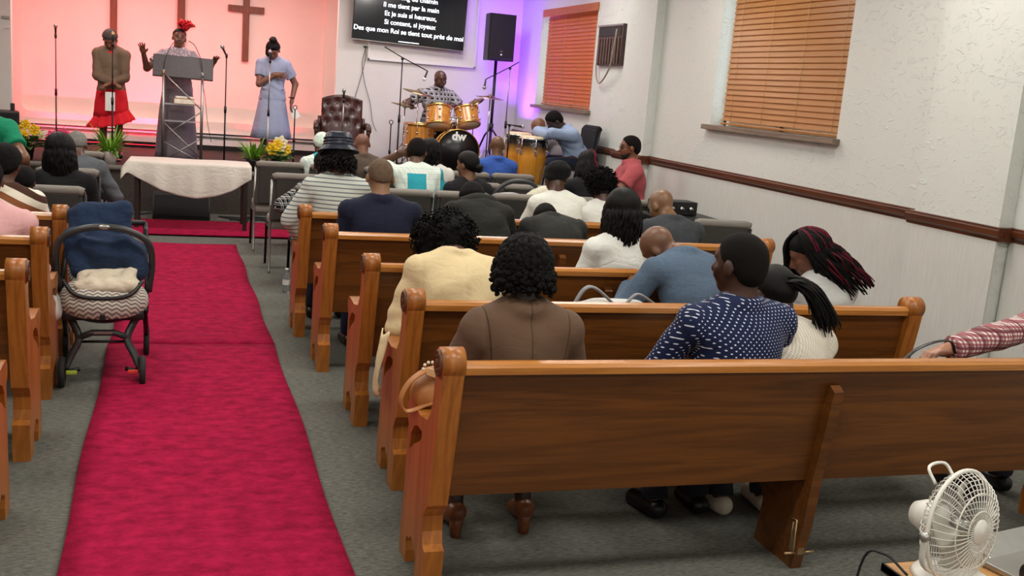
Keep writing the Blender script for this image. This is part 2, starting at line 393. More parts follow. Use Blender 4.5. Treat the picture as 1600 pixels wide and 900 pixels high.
M_SLAT2 = slat_mat('red_wood_slat', '#c26a34', '#e8945a')
M_GLASS = mat('window_glass', '#eef4f4', 0.05, var=0, trans=1.0)
M_SILL = wood('worn_sill_wood', '#5b4a40', '#94816f', axis=1, rough=0.6, coat=0)
for wi, (a, b) in enumerate((W1, W2)):
    w = MB()
    for y0, y1, z0, z1 in ((a, a+0.05, Z0, Z1), (b-0.05, b, Z0, Z1), (a, b, Z0, Z0+0.05), (a, b, Z1-0.05, Z1), ((a+b)/2-0.025, (a+b)/2+0.025, Z0, Z1)):
        w.box((WALL_X+0.17, (y0+y1)/2, (z0+z1)/2), (0.05, y1-y0, z1-z0))
    wo = struct(w.build('window_%d' % (wi+1), M_WHITE))
    for y0, y1 in ((a+0.05, (a+b)/2-0.025), ((a+b)/2+0.025, b-0.05)):
        MB().box((WALL_X+0.17, (y0+y1)/2, (Z0+Z1)/2), (0.008, y1-y0, Z1-Z0-0.1)).build('pane', M_GLASS, wo)
    MB().box((WALL_X+0.03, (a+b)/2, Z0-0.022), (0.20, b-a+0.09, 0.045), bev=0.006).build('sill', M_SILL, wo)
def blind(label, a, b, m, valance, tassel):
    t = thing('window_blind', label, 'blind', (WALL_X+0.07, (a+b)/2, Z0)); L = b-a; H = Z1-Z0
    pitch = 0.0485; n = int((H-0.13)/pitch); R = roty(math.radians(-73))
    me = MB().box((0, 0, 0), (0.058, L, 0.004), R).build('slat', m, t); me.location = (0, 0, 0.075)
    for i in range(1, n):
        s = me.copy(); C.objects.link(s); s.location = (0, 0, 0.075+i*pitch); s.rotation_euler = (0, random.uniform(-0.03, 0.03), 0)
    MB().box((0, 0, 0.022), (0.055, L, 0.018), bev=0.004).build('bottom_rail', m, t)
    MB().box((0, 0, H-0.03), (0.05, L, 0.05)).build('headrail', M_WHITE, t)
    if valance: MB().box((-0.085, 0, H-0.045), (0.02, L+0.06, 0.10), bev=0.006).build('valance', m, t)
    for f in (-0.42, -0.14, 0.14, 0.42):
        mb = MB(); mb.cyl((-0.012, f*L, 0.02), (-0.012, f*L, H-0.03), 0.0018, n=5); mb.build('ladder_cord', mat('cord_tan', '#c9a878', 0.8), t)
    if tassel: MB().lathe([(0.001, 0.03), (0.006, 0.025), (0.009, 0.0), (0.002, -0.006)], (-0.03, -L/2+0.03, 0.52), n=8).build('pull_tassel', mat('cord_tan', '#c9a878', 0.8), t)
blind('closed reddish wooden slat blind in the window above the conga player', W1[0]+0.01, W1[1]-0.10, M_SLAT2, True, False)
blind('large closed honey-brown wooden slat blind in the window nearest the camera', W2[0]+0.01, W2[1]-0.12, M_SLAT, False, True)

# cans for the added spotlights, out of view
for i, (x, y) in enumerate(ADDED_SPOTS):
    R = rotx(math.radians(52)); t = thing('added_spotlight', 'added black can spotlight hanging from the ceiling before the stage', 'spotlight', (x, y, CEIL-0.30), 0, 'added stage spotlights')
    MB().lathe([(0.06, 0.16), (0.09, 0.14), (0.11, -0.08), (0.13, -0.12)], (0, 0, 0), R, 20).build('can', M_BLACKM, t); MB().cyl((0, 0, 0.08), (0, 0, 0.30), 0.012, n=8).build('yoke', M_BLACKM, t)
# ceiling lamps' housings
t0 = thing('ceiling_light', 'white troffer light set in the ceiling above the room', 'ceiling light', (0, 0, CEIL), 0, 'ceiling troffers')
fr = MB()
for x, y, dx, dy in ((0, 0.3, 1.3, 0.05), (0, -0.3, 1.3, 0.05), (0.62, 0, 0.05, 0.6), (-0.62, 0, 0.05, 0.6)): fr.box((x, y, -0.03), (dx, dy, 0.06))
fr.build('frame', M_WHITE, t0)
MB().box((0, 0, -0.01), (1.2, 0.56, 0.02)).build('diffuser', mat('lamp_diffuser', '#ffffff', 0.6, var=0, emit=('#fff2df', 4.0)), t0)
for i, (x, y) in enumerate(LIGHT_SPOTS):
    o = t0 if i == 0 else copy_tree(t0); o.location = (x, y, CEIL)

# ================================================================== pews
M_PEWSHADE = wood('pew_oak_shaded', '#4f2c0e', '#774517', axis=0, rough=0.34, coat=0.12)  # oak darkened in colour for the shade on the camera-facing backs
M_PEWEND = wood('pew_end_oak', '#854c18', '#b8712b', axis=2, rough=0.38, coat=0.1)
M_PEWTOPLIT = wood('pew_rail_oak_lit', '#9a5c24', '#c98740', axis=0, rough=0.25)  # same oak, light from above painted in as a brighter tone
M_BRASS = mat('old_brass', '#b89a72', 0.35, 0.8, var=0.2)
def arc(c, r, a0, a1, n=8): return [(c[0]+r*math.cos(math.radians(a0+(a1-a0)*i/n)), c[1]+r*math.sin(math.radians(a0+(a1-a0)*i/n))) for i in range(n+1)]
END_OUT = ([(0.07, 0.0), (0.055, 0.18), (0.085, 0.195), (0.100, 0.24), (0.098, 0.30), (0.075, 0.335), (0.048, 0.36), (0.03, 0.45), (-0.005, 0.62), (-0.03, 0.76), (-0.045, 0.86)]
           + arc((0, 0.905), 0.05, 200, 0, 8)
           + [(0.058, 0.85), (0.062, 0.78), (0.085, 0.70), (0.13, 0.655), (0.25, 0.635), (0.38, 0.645), (0.43, 0.64), (0.455, 0.61), (0.45, 0.57), (0.42, 0.54), (0.425, 0.45), (0.435, 0.25), (0.46, 0.10), (0.455, 0.0), (0.345, 0.0), (0.34, 0.05)]
           + arc((0.315, 0.085), 0.035, -30, 110, 5) + arc((0.265, 0.11), 0.03, 60, 150, 3) + arc((0.215, 0.085), 0.035, 80, 210, 5) + [(0.19, 0.05), (0.19, 0.0)])
END_HOLE = [(0.20, 0.585), (0.27, 0.585), (0.33, 0.565), (0.375, 0.515), (0.385, 0.45), (0.31, 0.50), (0.235, 0.535), (0.20, 0.56)]
def make_end():
    t = 0.075
    e = MB().prism(END_OUT, [END_HOLE], 0.0, t, 'yz')
    return e
def rosette(parent, x, sgn):
    ro = MB(); R = align((sgn, 0, 0))
    ro.lathe([(0.0, 0.012), (0.014, 0.012), (0.017, 0.004), (0.036, 0.004), (0.040, 0.012), (0.046, 0.010), (0.049, 0.0)], (x, 0, 0.905), R, 20)
    for i in range(8):
        a = i*math.pi/4; ro.ball((x+sgn*0.006, 0.026*math.cos(a), 0.905+0.026*math.sin(a)), (0.005, 0.009, 0.009), 8)
    ro.build('rosette', mat('carved_dark_oak', '#5c3417', 0.4, var=0.3, vscale=60), parent)
def make_pew(label, x0, x1, Y, rz=0.0, braces=1, bracket=False, mirror=False, group='oak pews'):
    t = thing('church_pew', label, 'pew', ((x1 if mirror else x0), Y, 0), rz, group); L = x1-x0
    s = -1 if mirror else 1
    lo, hi = (-L, 0.0) if mirror else (0.0, L)
    for xe, sg in ((lo, -1), (hi-0.075, 1)):
        e = make_end(); o = e.build('end_panel', M_PEWEND, t); o.location = (xe, 0, 0)
        c = MB(); c.tube([(-0.003, 0, 0.905), (0.078, 0, 0.905)], 0.056, 20); c.build('scroll_cap', M_PEWEND, o)
        rosette(o, -0.003 if sg < 0 else 0.078, sg)
    a, b = lo+0.072, hi-0.072; m = (a+b)/2; l = b-a
    lean = math.atan2(0.06, 0.48); R = rotx(lean)
    MB().box((m, 0.035, 0.64), (l, 0.028, 0.49), R).build('back_panel', M_PEWSHADE, t)
    rail = MB(); pr = [(-0.034, 0.87), (-0.036, 0.895), (-0.026, 0.908), (0.0, 0.912), (0.028, 0.906), (0.036, 0.89), (0.034, 0.868)]; k = len(pr)
    rail.add([(a, p[0], p[1]) for p in pr]+[(b, p[0], p[1]) for p in pr], [tuple(range(k)), tuple(range(2*k-1, k-1, -1))]+[(i, (i+1) % k, (i+1) % k+k, i+k) for i in range(k)])
    rail.build('top_rail', M_PEWTOPLIT, t)
    MB().box((m, 0.27, 0.425), (l, 0.40, 0.035), rotx(math.radians(3)), bev=0.006).build('seat_board', M_PEWSHADE, t)
    MB().box((m, 0.43, 0.375), (l, 0.025, 0.07)).build('seat_apron', M_PEWSHADE, t)
    for i in range(braces):
        x = lo+L*(i+1)/(braces+1) if braces > 1 else lo+(L*0.5)
        br = MB().prism([(0.07, 0.0), (0.03, 0.20), (0.01, 0.42), (-0.022, 0.62), (-0.045, 0.79), (-0.012, 0.81), (0.006, 0.80), (0.022, 0.68), (0.05, 0.45), (0.40, 0.40), (0.40, 0.30), (0.33, 0.20), (0.36, 0.0)], [], x-0.022, x+0.022, 'yz').build('middle_support', M_PEWSHADE, t)
        if bracket:
            bk = MB()
            bk.tube([(x-0.03, 0.10, 0.21), (x-0.028, 0.065, 0.215), (x-0.028, 0.06, 0.10), (x-0.028, 0.06, 0.075)], 0.005, 6); bk.tube([(x-0.028, 0.085, 0.20), (x-0.028, 0.09, 0.08)], 0.004, 6)
            bk.box((x-0.028, 0.072, 0.14), (0.004, 0.03, 0.13)); bk.cyl((x-0.07, 0.06, 0.075), (x-0.02, 0.06, 0.075), 0.006, n=8); bk.cyl((x+0.02, 0.06, 0.075), (x+0.07, 0.06, 0.075), 0.006, n=8)
            bk.box((x, 0.052, 0.10), (0.03, 0.004, 0.06)); bk.cyl((x+0.022, 0.06, 0.19), (x+0.035, 0.06, 0.19), 0.008, n=8); bk.cyl((x, 0.05, 0.15), (x+0.0, 0.06, 0.15), 0.012, n=8)
            bk.build('floor_bracket', M_BRASS, br)
    return t
PEW_Y = dict(A=3.25, B=4.22, C=5.10, D=6.13, E=7.01)
make_pew('nearest oak pew, back to the camera, tan handbag at its aisle end', 0.855, 4.02, PEW_Y['A'], braces=1, bracket=True)
make_pew('second oak pew from the camera, its right end standing clear before the white wall', 0.935, 3.60, PEW_Y['B'])
make_pew('third oak pew on the right, behind the woman in the cream jacket', 0.90, 3.62, PEW_Y['C'])
make_pew('fourth oak pew on the right, behind the man in the navy blazer', 0.83, 3.92, PEW_Y['D'])
make_pew('foremost oak pew on the right, behind the woman in the navy bucket hat', 0.775, 3.30, PEW_Y['E'])
make_pew('nearest oak pew on the left, a sliver at the photo edge', -3.4, -0.655, 3.82, mirror=True)
make_pew('second oak pew on the left with a plain end beside the stroller', -3.4, -0.645, 4.73, mirror=True)
make_pew('third oak pew on the left, behind the person in pink', -3.4, -0.665, 5.64, mirror=True)
make_pew('foremost oak pew on the left, behind the person in the striped sweater', -3.4, -0.66, 6.52, mirror=True)

# ================================================================== carpets
def red_mat():
    m, nt, b = nodes('crimson_pile')
    n = nn(nt, 'ShaderNodeTexNoise', Scale=2.0, Detail=6.0, Roughness=0.7); nt.links.new(coords(nt, (5, 8, 1)), n.inputs['Vector'])
    n2 = nn(nt, 'ShaderNodeTexNoise', Scale=160.0, Detail=2.0); nt.links.new(coords(nt), n2.inputs['Vector'])
    f = nn(nt, 'ShaderNodeMapRange'); f.inputs[1].default_value = 0.32; f.inputs[2].default_value = 0.66; nt.links.new(n.outputs[0], f.inputs[0])
    nt.links.new(mixc(nt, f.outputs[0], lin('#7c082d'), lin('#b01845')), b.inputs['Base Color']); b.inputs['Roughness'].default_value = 0.9
    b.inputs['Specular IOR Level'].default_value = 0.1
    bp = nn(nt, 'ShaderNodeBump', Strength=0.5, Distance=0.008); nt.links.new(n2.outputs[0], bp.inputs['Height']); nt.links.new(bp.outputs[0], b.inputs['Normal']); return m
M_RED = red_mat()
def runner(name, label, corners, wob=0.008, th=0.012, part=None):
    a, b, c, d = [np.array(p, float) for p in corners]; n, m = 40, 12; G = np.zeros((n, m, 3))
    for i in range(n):
        for j in range(m):
            s, t = i/(n-1), j/(m-1); p = (a*(1-t)+b*t)*(1-s)+(d*(1-t)+c*t)*s
            G[i, j] = (p[0]+wob*math.sin(s*17+t*2), p[1]+wob*math.sin(t*9), th+0.003*math.sin(s*40+3*t)*math.sin(t*3.1))
    o = MB().sheet(G, True, th).build(name, M_RED); setp(o, label, 'carpet', 'crimson aisle carpets'); return o
c1 = runner('aisle_runner', 'long crimson carpet runner along the aisle, near half', [(-0.39, 1.2), (0.65, 1.2), (0.615, 6.80), (-0.44, 6.80)])
MB().tube([(-0.44, 6.80, 0.016), (0.615, 6.80, 0.016)], 0.008, 6).build('bound_edge', M_RED, c1)
runner('aisle_runner', 'crimson carpet runner under the stroller wheels, far half of the aisle', [(-0.44, 6.815), (0.61, 6.815), (0.55, 10.84), (-0.47, 10.84)])
runner('cross_carpet', 'crimson carpet strip laid across in front of the stage, under the white table', [(-1.5, 11.42), (1.6, 11.42), (1.6, 12.5), (-1.5, 12.5)])

# ================================================================== padded stacking chairs
M_CHF = fabric('charcoal_chair_fabric', '#4a4742', 0.8, 0.1); M_CHF2 = fabric('grey_chair_fabric', '#8b857d', 0.8, 0.1)
M_CHB = mat('chair_back_shell', '#3d3b37', 0.5, var=0.15, vscale=40)
def make_chair(label, x, Y, rz=0.0, col=None, shell=None, group='charcoal padded chairs', silver=False):
    t = thing('padded_chair', label, 'chair', (x, Y, 0), rz, group); f = col or M_CHF
    W = 0.50
    back = MB().box((0, 0.022, 0.690), (W-0.005, 0.05, 0.42), rotx(0.10), bev=0.02).build('backrest', f, t)
    MB().box((0, -0.012, 0.69), (W-0.10, 0.012, 0.38), rotx(0.10), bev=0.004).build('back_shell', shell or M_CHB, back)
    MB().tube([(-W/2+0.02, -0.016, 0.892), (-W/2+0.05, -0.018, 0.905), (W/2-0.05, -0.018, 0.905), (W/2-0.02, -0.016, 0.892)], 0.032, 10).build('top_roll', f if col else M_CHF2, t)
    MB().box((0, 0.27, 0.45), (W-0.02, 0.46, 0.085), rotx(0.04), bev=0.03).build('seat', f if col else M_CHF2, t)
    for sx in (-1, 1):
        MB().tube([(sx*(W/2-0.01), -0.02, 0.87), (sx*(W/2-0.01), 0.05, 0.44), (sx*(W/2-0.01), 0.0, 0.02), (sx*(W/2-0.01), -0.012, 0.0)], 0.0125, 8).build('rear_leg', M_STEEL if (silver and sx < 0) else M_BLACKM, t)
        MB().tube([(sx*(W/2-0.01), 0.05, 0.40), (sx*(W/2-0.01), 0.44, 0.41), (sx*(W/2-0.01), 0.49, 0.0)], 0.0125, 8).build('front_leg', M_BLACKM, t)
    return t
make_chair('dark padded chair at the aisle with a silver leg, nearer the camera', 1.02, 9.45, silver=True)
make_chair('dark padded chair beside the white-clothed table', 0.95, 10.62, silver=True)
for x, l in ((1.15, 'charcoal chair under the person in the black grid dress'), (1.83, 'charcoal chair behind the man in the teal plaid shirt'), (2.34, 'charcoal chair behind the woman with the low bun'), (2.85, 'charcoal chair holding the infant car seat'), (3.36, 'charcoal chair behind the woman with long black braids'), (3.87, 'charcoal chair at the right end of the row behind the man in the coral polo')):
    make_chair(l, x, 8.55)
for x, l in ((2.22, 'padded chair behind the woman with loose black hair by the drums'), (2.73, 'padded chair just beyond the woman with the low bun'), (3.24, 'padded chair just beyond the infant car seat')):
    make_chair(l, x, 9.45)
for x, l in ((1.50, 'padded chair under the person in teal print near the stage'), (2.06, 'padded chair behind the man in the brown suit'), (2.95, 'empty padded chair left of the man in the royal blue shirt'), (3.46, 'padded chair behind the man in the royal blue shirt')):
    make_chair(l, x, 10.62)
make_chair('charcoal padded chair standing alone by the white wall', 4.20, 7.30, -0.12)
make_chair('charcoal padded chair behind the woman with long black hair on the left', -0.90, 7.72)
make_chair('charcoal padded chair at the far left of the row of the long-haired woman', -1.45, 7.72)
make_chair('charcoal padded chair of the man in grey on the left', -0.90, 9.0)
make_chair('dark padded chair in front of the man in grey, close to the stage', -0.98, 10.7)
make_chair('maroon padded chair near the left end of the stage', -1.80, 9.9, 0.0, fabric('maroon_fabric', '#7d1526', 0.8, 0.1), mat('maroon_shell', '#6d1020', 0.6), group='maroon chairs')

# ================================================================== people: implicit bodies, polygonised
def smin(a, b, k):
    h = np.clip(0.5+0.5*(b-a)/k, 0, 1); return b*(1-h)+a*h-k*h*(1-h)
def cap_(a, b, ra, rb=None, tag='', k=0.03, cut=None):
    return dict(t='c', a=np.array(a, float), b=np.array(b, float), ra=ra, rb=ra if rb is None else rb, tag=tag, k=k, cut=cut)
def ell_(c, r, R=None, tag='', k=0.03): return dict(t='e', c=np.array(c, float), r=np.array(r, float), R=np.eye(3) if R is None else R, tag=tag, k=k)
def tor_(c, R, R0, r0, ky=1.0, tag='', k=0.015): return dict(t='t', c=np.array(c, float), R=R, R0=R0, r0=r0, ky=ky, tag=tag, k=k)
def bounds(p, inf):
    if p['t'] == 'c':
        m = max(p['ra'], p['rb'])+inf; return np.minimum(p['a'], p['b'])-m, np.maximum(p['a'], p['b'])+m
    m = (p['r'].max() if p['t'] == 'e' else p['R0']/min(1, p['ky'])+p['r0'])+inf; return p['c']-m, p['c']+m
def dist(p, X, inf):
    if p['t'] == 'c':
        ba = p['b']-p['a']; L2 = ba@ba+1e-12; t = np.clip(((X-p['a'])@ba)/L2, 0, 1)
        d = np.linalg.norm(X-p['a']-t[..., None]*ba, axis=-1)-(p['ra']+(p['rb']-p['ra'])*t)-inf
        if p['cut'] is not None: d = np.maximum(d, ((X-p['b'])@ba)/math.sqrt(L2))
        return d
    q = (X-p['c'])@p['R']
    if p['t'] == 'e':
        r = p['r']+inf; k0 = np.linalg.norm(q/r, axis=-1); k1 = np.linalg.norm(q/(r*r), axis=-1)+1e-9; return k0*(k0-1)/k1
    return np.hypot(np.hypot(q[..., 0], q[..., 1]*p['ky'])-p['R0'], q[..., 2])-p['r0']-inf
def field(prims, h, inf=0.0, pad=0.03, post=None):
    lo = np.min([bounds(p, inf+pad)[0] for p in prims], 0); hi = np.max([bounds(p, inf+pad)[1] for p in prims], 0)
    n = np.ceil((hi-lo)/h).astype(int)+2; Fd = np.full(n, 0.5, np.float32)
    ax = [lo[i]+h*np.arange(n[i]) for i in range(3)]
    for p in prims:
        a, b = bounds(p, inf+p['k']+2*h); i0 = np.maximum(((a-lo)/h).astype(int), 0); i1 = np.minimum(((b-lo)/h).astype(int)+2, n)
        sl = tuple(slice(i0[i], i1[i]) for i in range(3))
        X = np.stack(np.meshgrid(*[ax[i][sl[i]] for i in range(3)], indexing='ij'), -1)
        Fd[sl] = smin(Fd[sl], dist(p, X, inf).astype(np.float32), p['k'])
    if post is not None:
        X = np.stack(np.meshgrid(*ax, indexing='ij'), -1); Fd = post(Fd, X)
    return Fd, lo
_E = [((0,0,0),(1,0,0)),((0,1,0),(1,1,0)),((0,0,1),(1,0,1)),((0,1,1),(1,1,1)),((0,0,0),(0,1,0)),((1,0,0),(1,1,0)),((0,0,1),(0,1,1)),((1,0,1),(1,1,1)),((0,0,0),(0,0,1)),((1,0,0),(1,0,1)),((0,1,0),(0,1,1)),((1,1,0),(1,1,1))]
def surfnet(Fd, lo, h):
    Fd = np.pad(Fd, 1, constant_values=0.5); lo = lo-h
    s = (Fd < 0); c = sum(s[i:s.shape[0]-1+i, j:s.shape[1]-1+j, k:s.shape[2]-1+k].astype(np.int8) for i in (0, 1) for j in (0, 1) for k in (0, 1))
    I = np.argwhere((c > 0) & (c < 8)); idx = np.full(c.shape, -1, np.int32); idx[tuple(I.T)] = np.arange(len(I))
    acc = np.zeros((len(I), 3)); cnt = np.zeros(len(I))
    for a, b in _E:
        a, b = np.array(a), np.array(b); fa = Fd[tuple((I+a).T)]; fb = Fd[tuple((I+b).T)]; x = (fa < 0) != (fb < 0)
        t = np.where(x, fa/(fa-fb+1e-12*(fa == fb)), 0); acc += np.where(x[:, None], a+(b-a)*t[:, None], 0); cnt += x
    V = lo+h*(I+acc/np.maximum(cnt, 1)[:, None]); Q = []
    for ax in range(3):
        o1, o2 = np.eye(3, dtype=int)[(ax+1) % 3], np.eye(3, dtype=int)[(ax+2) % 3]
        s1 = [slice(None)]*3; s2 = [slice(None)]*3; s1[ax] = slice(0, -1); s2[ax] = slice(1, None)
        e = np.argwhere(s[tuple(s1)] != s[tuple(s2)])
        if not len(e): continue
        ok = (e[:, (ax+1) % 3] > 0) & (e[:, (ax+2) % 3] > 0); e = e[ok]
        q = np.stack([idx[tuple((e-o1-o2).T)], idx[tuple((e-o2).T)], idx[tuple(e.T)], idx[tuple((e-o1).T)]], 1)
        ins = s[tuple(e.T)]; q[~ins] = q[~ins][:, ::-1]; Q.append(q)
    Q = np.vstack(Q); return V, Q[(Q >= 0).all(1)]
def relax(V, Q, it=1, w=0.5):
    e = np.vstack([Q[:, [0, 1]], Q[:, [1, 2]], Q[:, [2, 3]], Q[:, [3, 0]]])
    for _ in range(it):
        A = np.zeros_like(V); n = np.zeros(len(V)); np.add.at(A, e[:, 0], V[e[:, 1]]); np.add.at(n, e[:, 0], 1)
        V = V*(1-w)+w*A/np.maximum(n, 1)[:, None]
    return V
def sdf_mesh(name, prims, h, inf=0.0, post=None, it=1):
    Fd, lo = field(prims, h, inf, post=post); V, Q = surfnet(Fd, lo, h)
    return fast_mesh(name, relax(V, Q, it), Q)
def merge(parts):
    V = []; Q = []; b = 0
    for v, q in parts: V.append(np.asarray(v, float)); Q.append(np.asarray(q)+b); b += len(v)
    return np.vstack(V), np.vstack(Q)

# ---- hands: wrist at the origin, fingers along +y, palm towards -z, thumb on -x (a right hand seen from its back)
HANDS = {}
def hand_mesh(pose):
    if pose in HANDS: return HANDS[pose]
    pr = [ell_((0, 0.045, 0), (0.040, 0.052, 0.016), k=0.012), cap_((0, -0.035, 0), (0, 0.02, 0), 0.026, 0.028, k=0.02)]
    curl = {'open': 6, 'relaxed': 22, 'grip': 62}[pose]; spread = {'open': 7, 'relaxed': 3, 'grip': 1}[pose]
    for i, (x, L, r) in enumerate(((-0.029, 0.072, 0.0092), (-0.010, 0.080, 0.0095), (0.010, 0.074, 0.0092), (0.028, 0.058, 0.0082))):
        p = np.array([x, 0.088 if i < 3 else 0.080, 0.0]); a = 0; yaw = math.radians((i-1.5)*spread)
        for s, f in enumerate((0.45, 0.32, 0.26)):
            a += math.radians(curl*(0.7, 1.0, 0.7)[s]); q = p+L*f*np.array([math.sin(yaw)*math.cos(a), math.cos(yaw)*math.cos(a), -math.sin(a)])
            pr.append(cap_(p, q, r*(1-0.06*s), r*(0.94-0.08*s), k=0.005)); p = q
    c = {'open': 0.1, 'relaxed': 0.5, 'grip': 1.0}[pose]
    t0 = np.array([-0.028, 0.022, -0.006]); t1 = t0+np.array([-0.028+0.010*c, 0.028, -0.012*c]); t2 = t1+np.array([-0.014+0.022*c, 0.026, -0.016*c])
    pr += [cap_(t0, t1, 0.014, 0.011, k=0.012), cap_(t1, t2, 0.011, 0.008, k=0.005)]
    Fd, lo = field(pr, 0.0048); V, Q = surfnet(Fd, lo, 0.0048); HANDS[pose] = (relax(V, Q, 1, 0.4), Q); return HANDS[pose]

SKIN = {}
def skin(col):
    k = 'skin_'+col[1:]
    if k not in SKIN:
        m, nt, b = nodes(k); c = lin(col)
        n = nn(nt, 'ShaderNodeTexNoise', Scale=14.0, Detail=3.0); nt.links.new(coords(nt), n.inputs['Vector'])
        nt.links.new(mixc(nt, n.outputs[0], tuple(v*0.85 for v in c), tuple(v*1.15 for v in c)), b.inputs['Base Color'])
        b.inputs['Roughness'].default_value = 0.42; b.inputs['Subsurface Weight'].default_value = 0.05; b.inputs['Subsurface Radius'].default_value = (0.02, 0.008, 0.005)
        SKIN[k] = m
    return SKIN[k]
def hair_mat(name, col, rough=0.42, streak=(60, 60, 3)):
    return mat(name, col, rough, var=0.45, vscale=4, stretch=streak, bump=0.4, bscale=9, spec=0.16)
M_HAIR = hair_mat('black_hair', '#0e0b0a'); M_HAIRC = hair_mat('black_coily_hair', '#0c0a09', 0.75, (60, 60, 60))
M_HAIRS = hair_mat('cropped_hair', '#120d0b', 0.85, (50, 50, 50)); M_HAIRR = hair_mat('burgundy_braid', '#5e1226', 0.6)

def ik(S, T, l1, l2, pole):
    S, T, pole = map(lambda v: np.array(v, float), (S, T, pole)); d = T-S; L = np.linalg.norm(d); L2 = min(max(L, abs(l1-l2)+0.02), (l1+l2)*0.995)
    u = d/(L+1e-9); T = S+u*L2; a = (l1*l1-l2*l2+L2*L2)/(2*L2); hh = math.sqrt(max(l1*l1-a*a, 0)); p = pole-u*(pole@u); p /= np.linalg.norm(p)+1e-9
    return S+u*a+p*hh, T
def folds(amp, seed=0, fz=26.0, c=None, wz=None, seam=False, seamx=None):
    ph = random.Random(seed).uniform(0, 6)
    def f(Fd, X):
        w = np.sin(fz*X[..., 2]+9*np.sin(5*X[..., 0]+ph)+7*X[..., 1])*np.sin(11*X[..., 0]+6*X[..., 1]+ph)+0.6*np.sin(fz*1.7*X[..., 2]-13*X[..., 0]+ph*2)
        if wz is not None:
            w = w+1.5*np.exp(-((X[..., 2]-wz)/0.10)**2)*np.sin(62*X[..., 2]+7*np.sin(6*X[..., 0]+ph)+10*X[..., 1])
        Fd = Fd+amp*w.astype(np.float32)
        if seam: Fd = Fd+(0.006*np.exp(-(X[..., 0]/0.010)**2)).astype(np.float32)
        if seamx: Fd = Fd+(0.006*np.exp(-((np.abs(X[..., 0])-seamx)/0.010)**2)*(X[..., 2] > (wz or 0)+0.12)).astype(np.float32)
        if c is not None:
            for pt, nr in c: Fd = np.maximum(Fd, ((X-np.array(pt))@np.array(nr)).astype(np.float32))
        return Fd
    return f
def crumple(amp, seed, f0=11.0):
    rs = np.random.default_rng(seed); D = rs.normal(size=(9, 3)); D /= np.linalg.norm(D, axis=1)[:, None]; ph = rs.random(9)*6.3
    def f(Fd, X):
        w = 0
        for k in range(9):
            u = X @ D[k]*f0*(1+0.35*k)+ph[k]+1.5*np.sin(X @ D[(k+3) % 9]*f0*1.3+ph[k-1]); w = w+(1-2*np.abs(np.sin(u)))/(1+0.4*k)
        return Fd+(amp*0.45*w).astype(np.float32)
    return f
def chain(*fs):
    def f(Fd, X):
        for q in fs: Fd = q(Fd, X)
        return Fd
    return f
PEOPLE = []
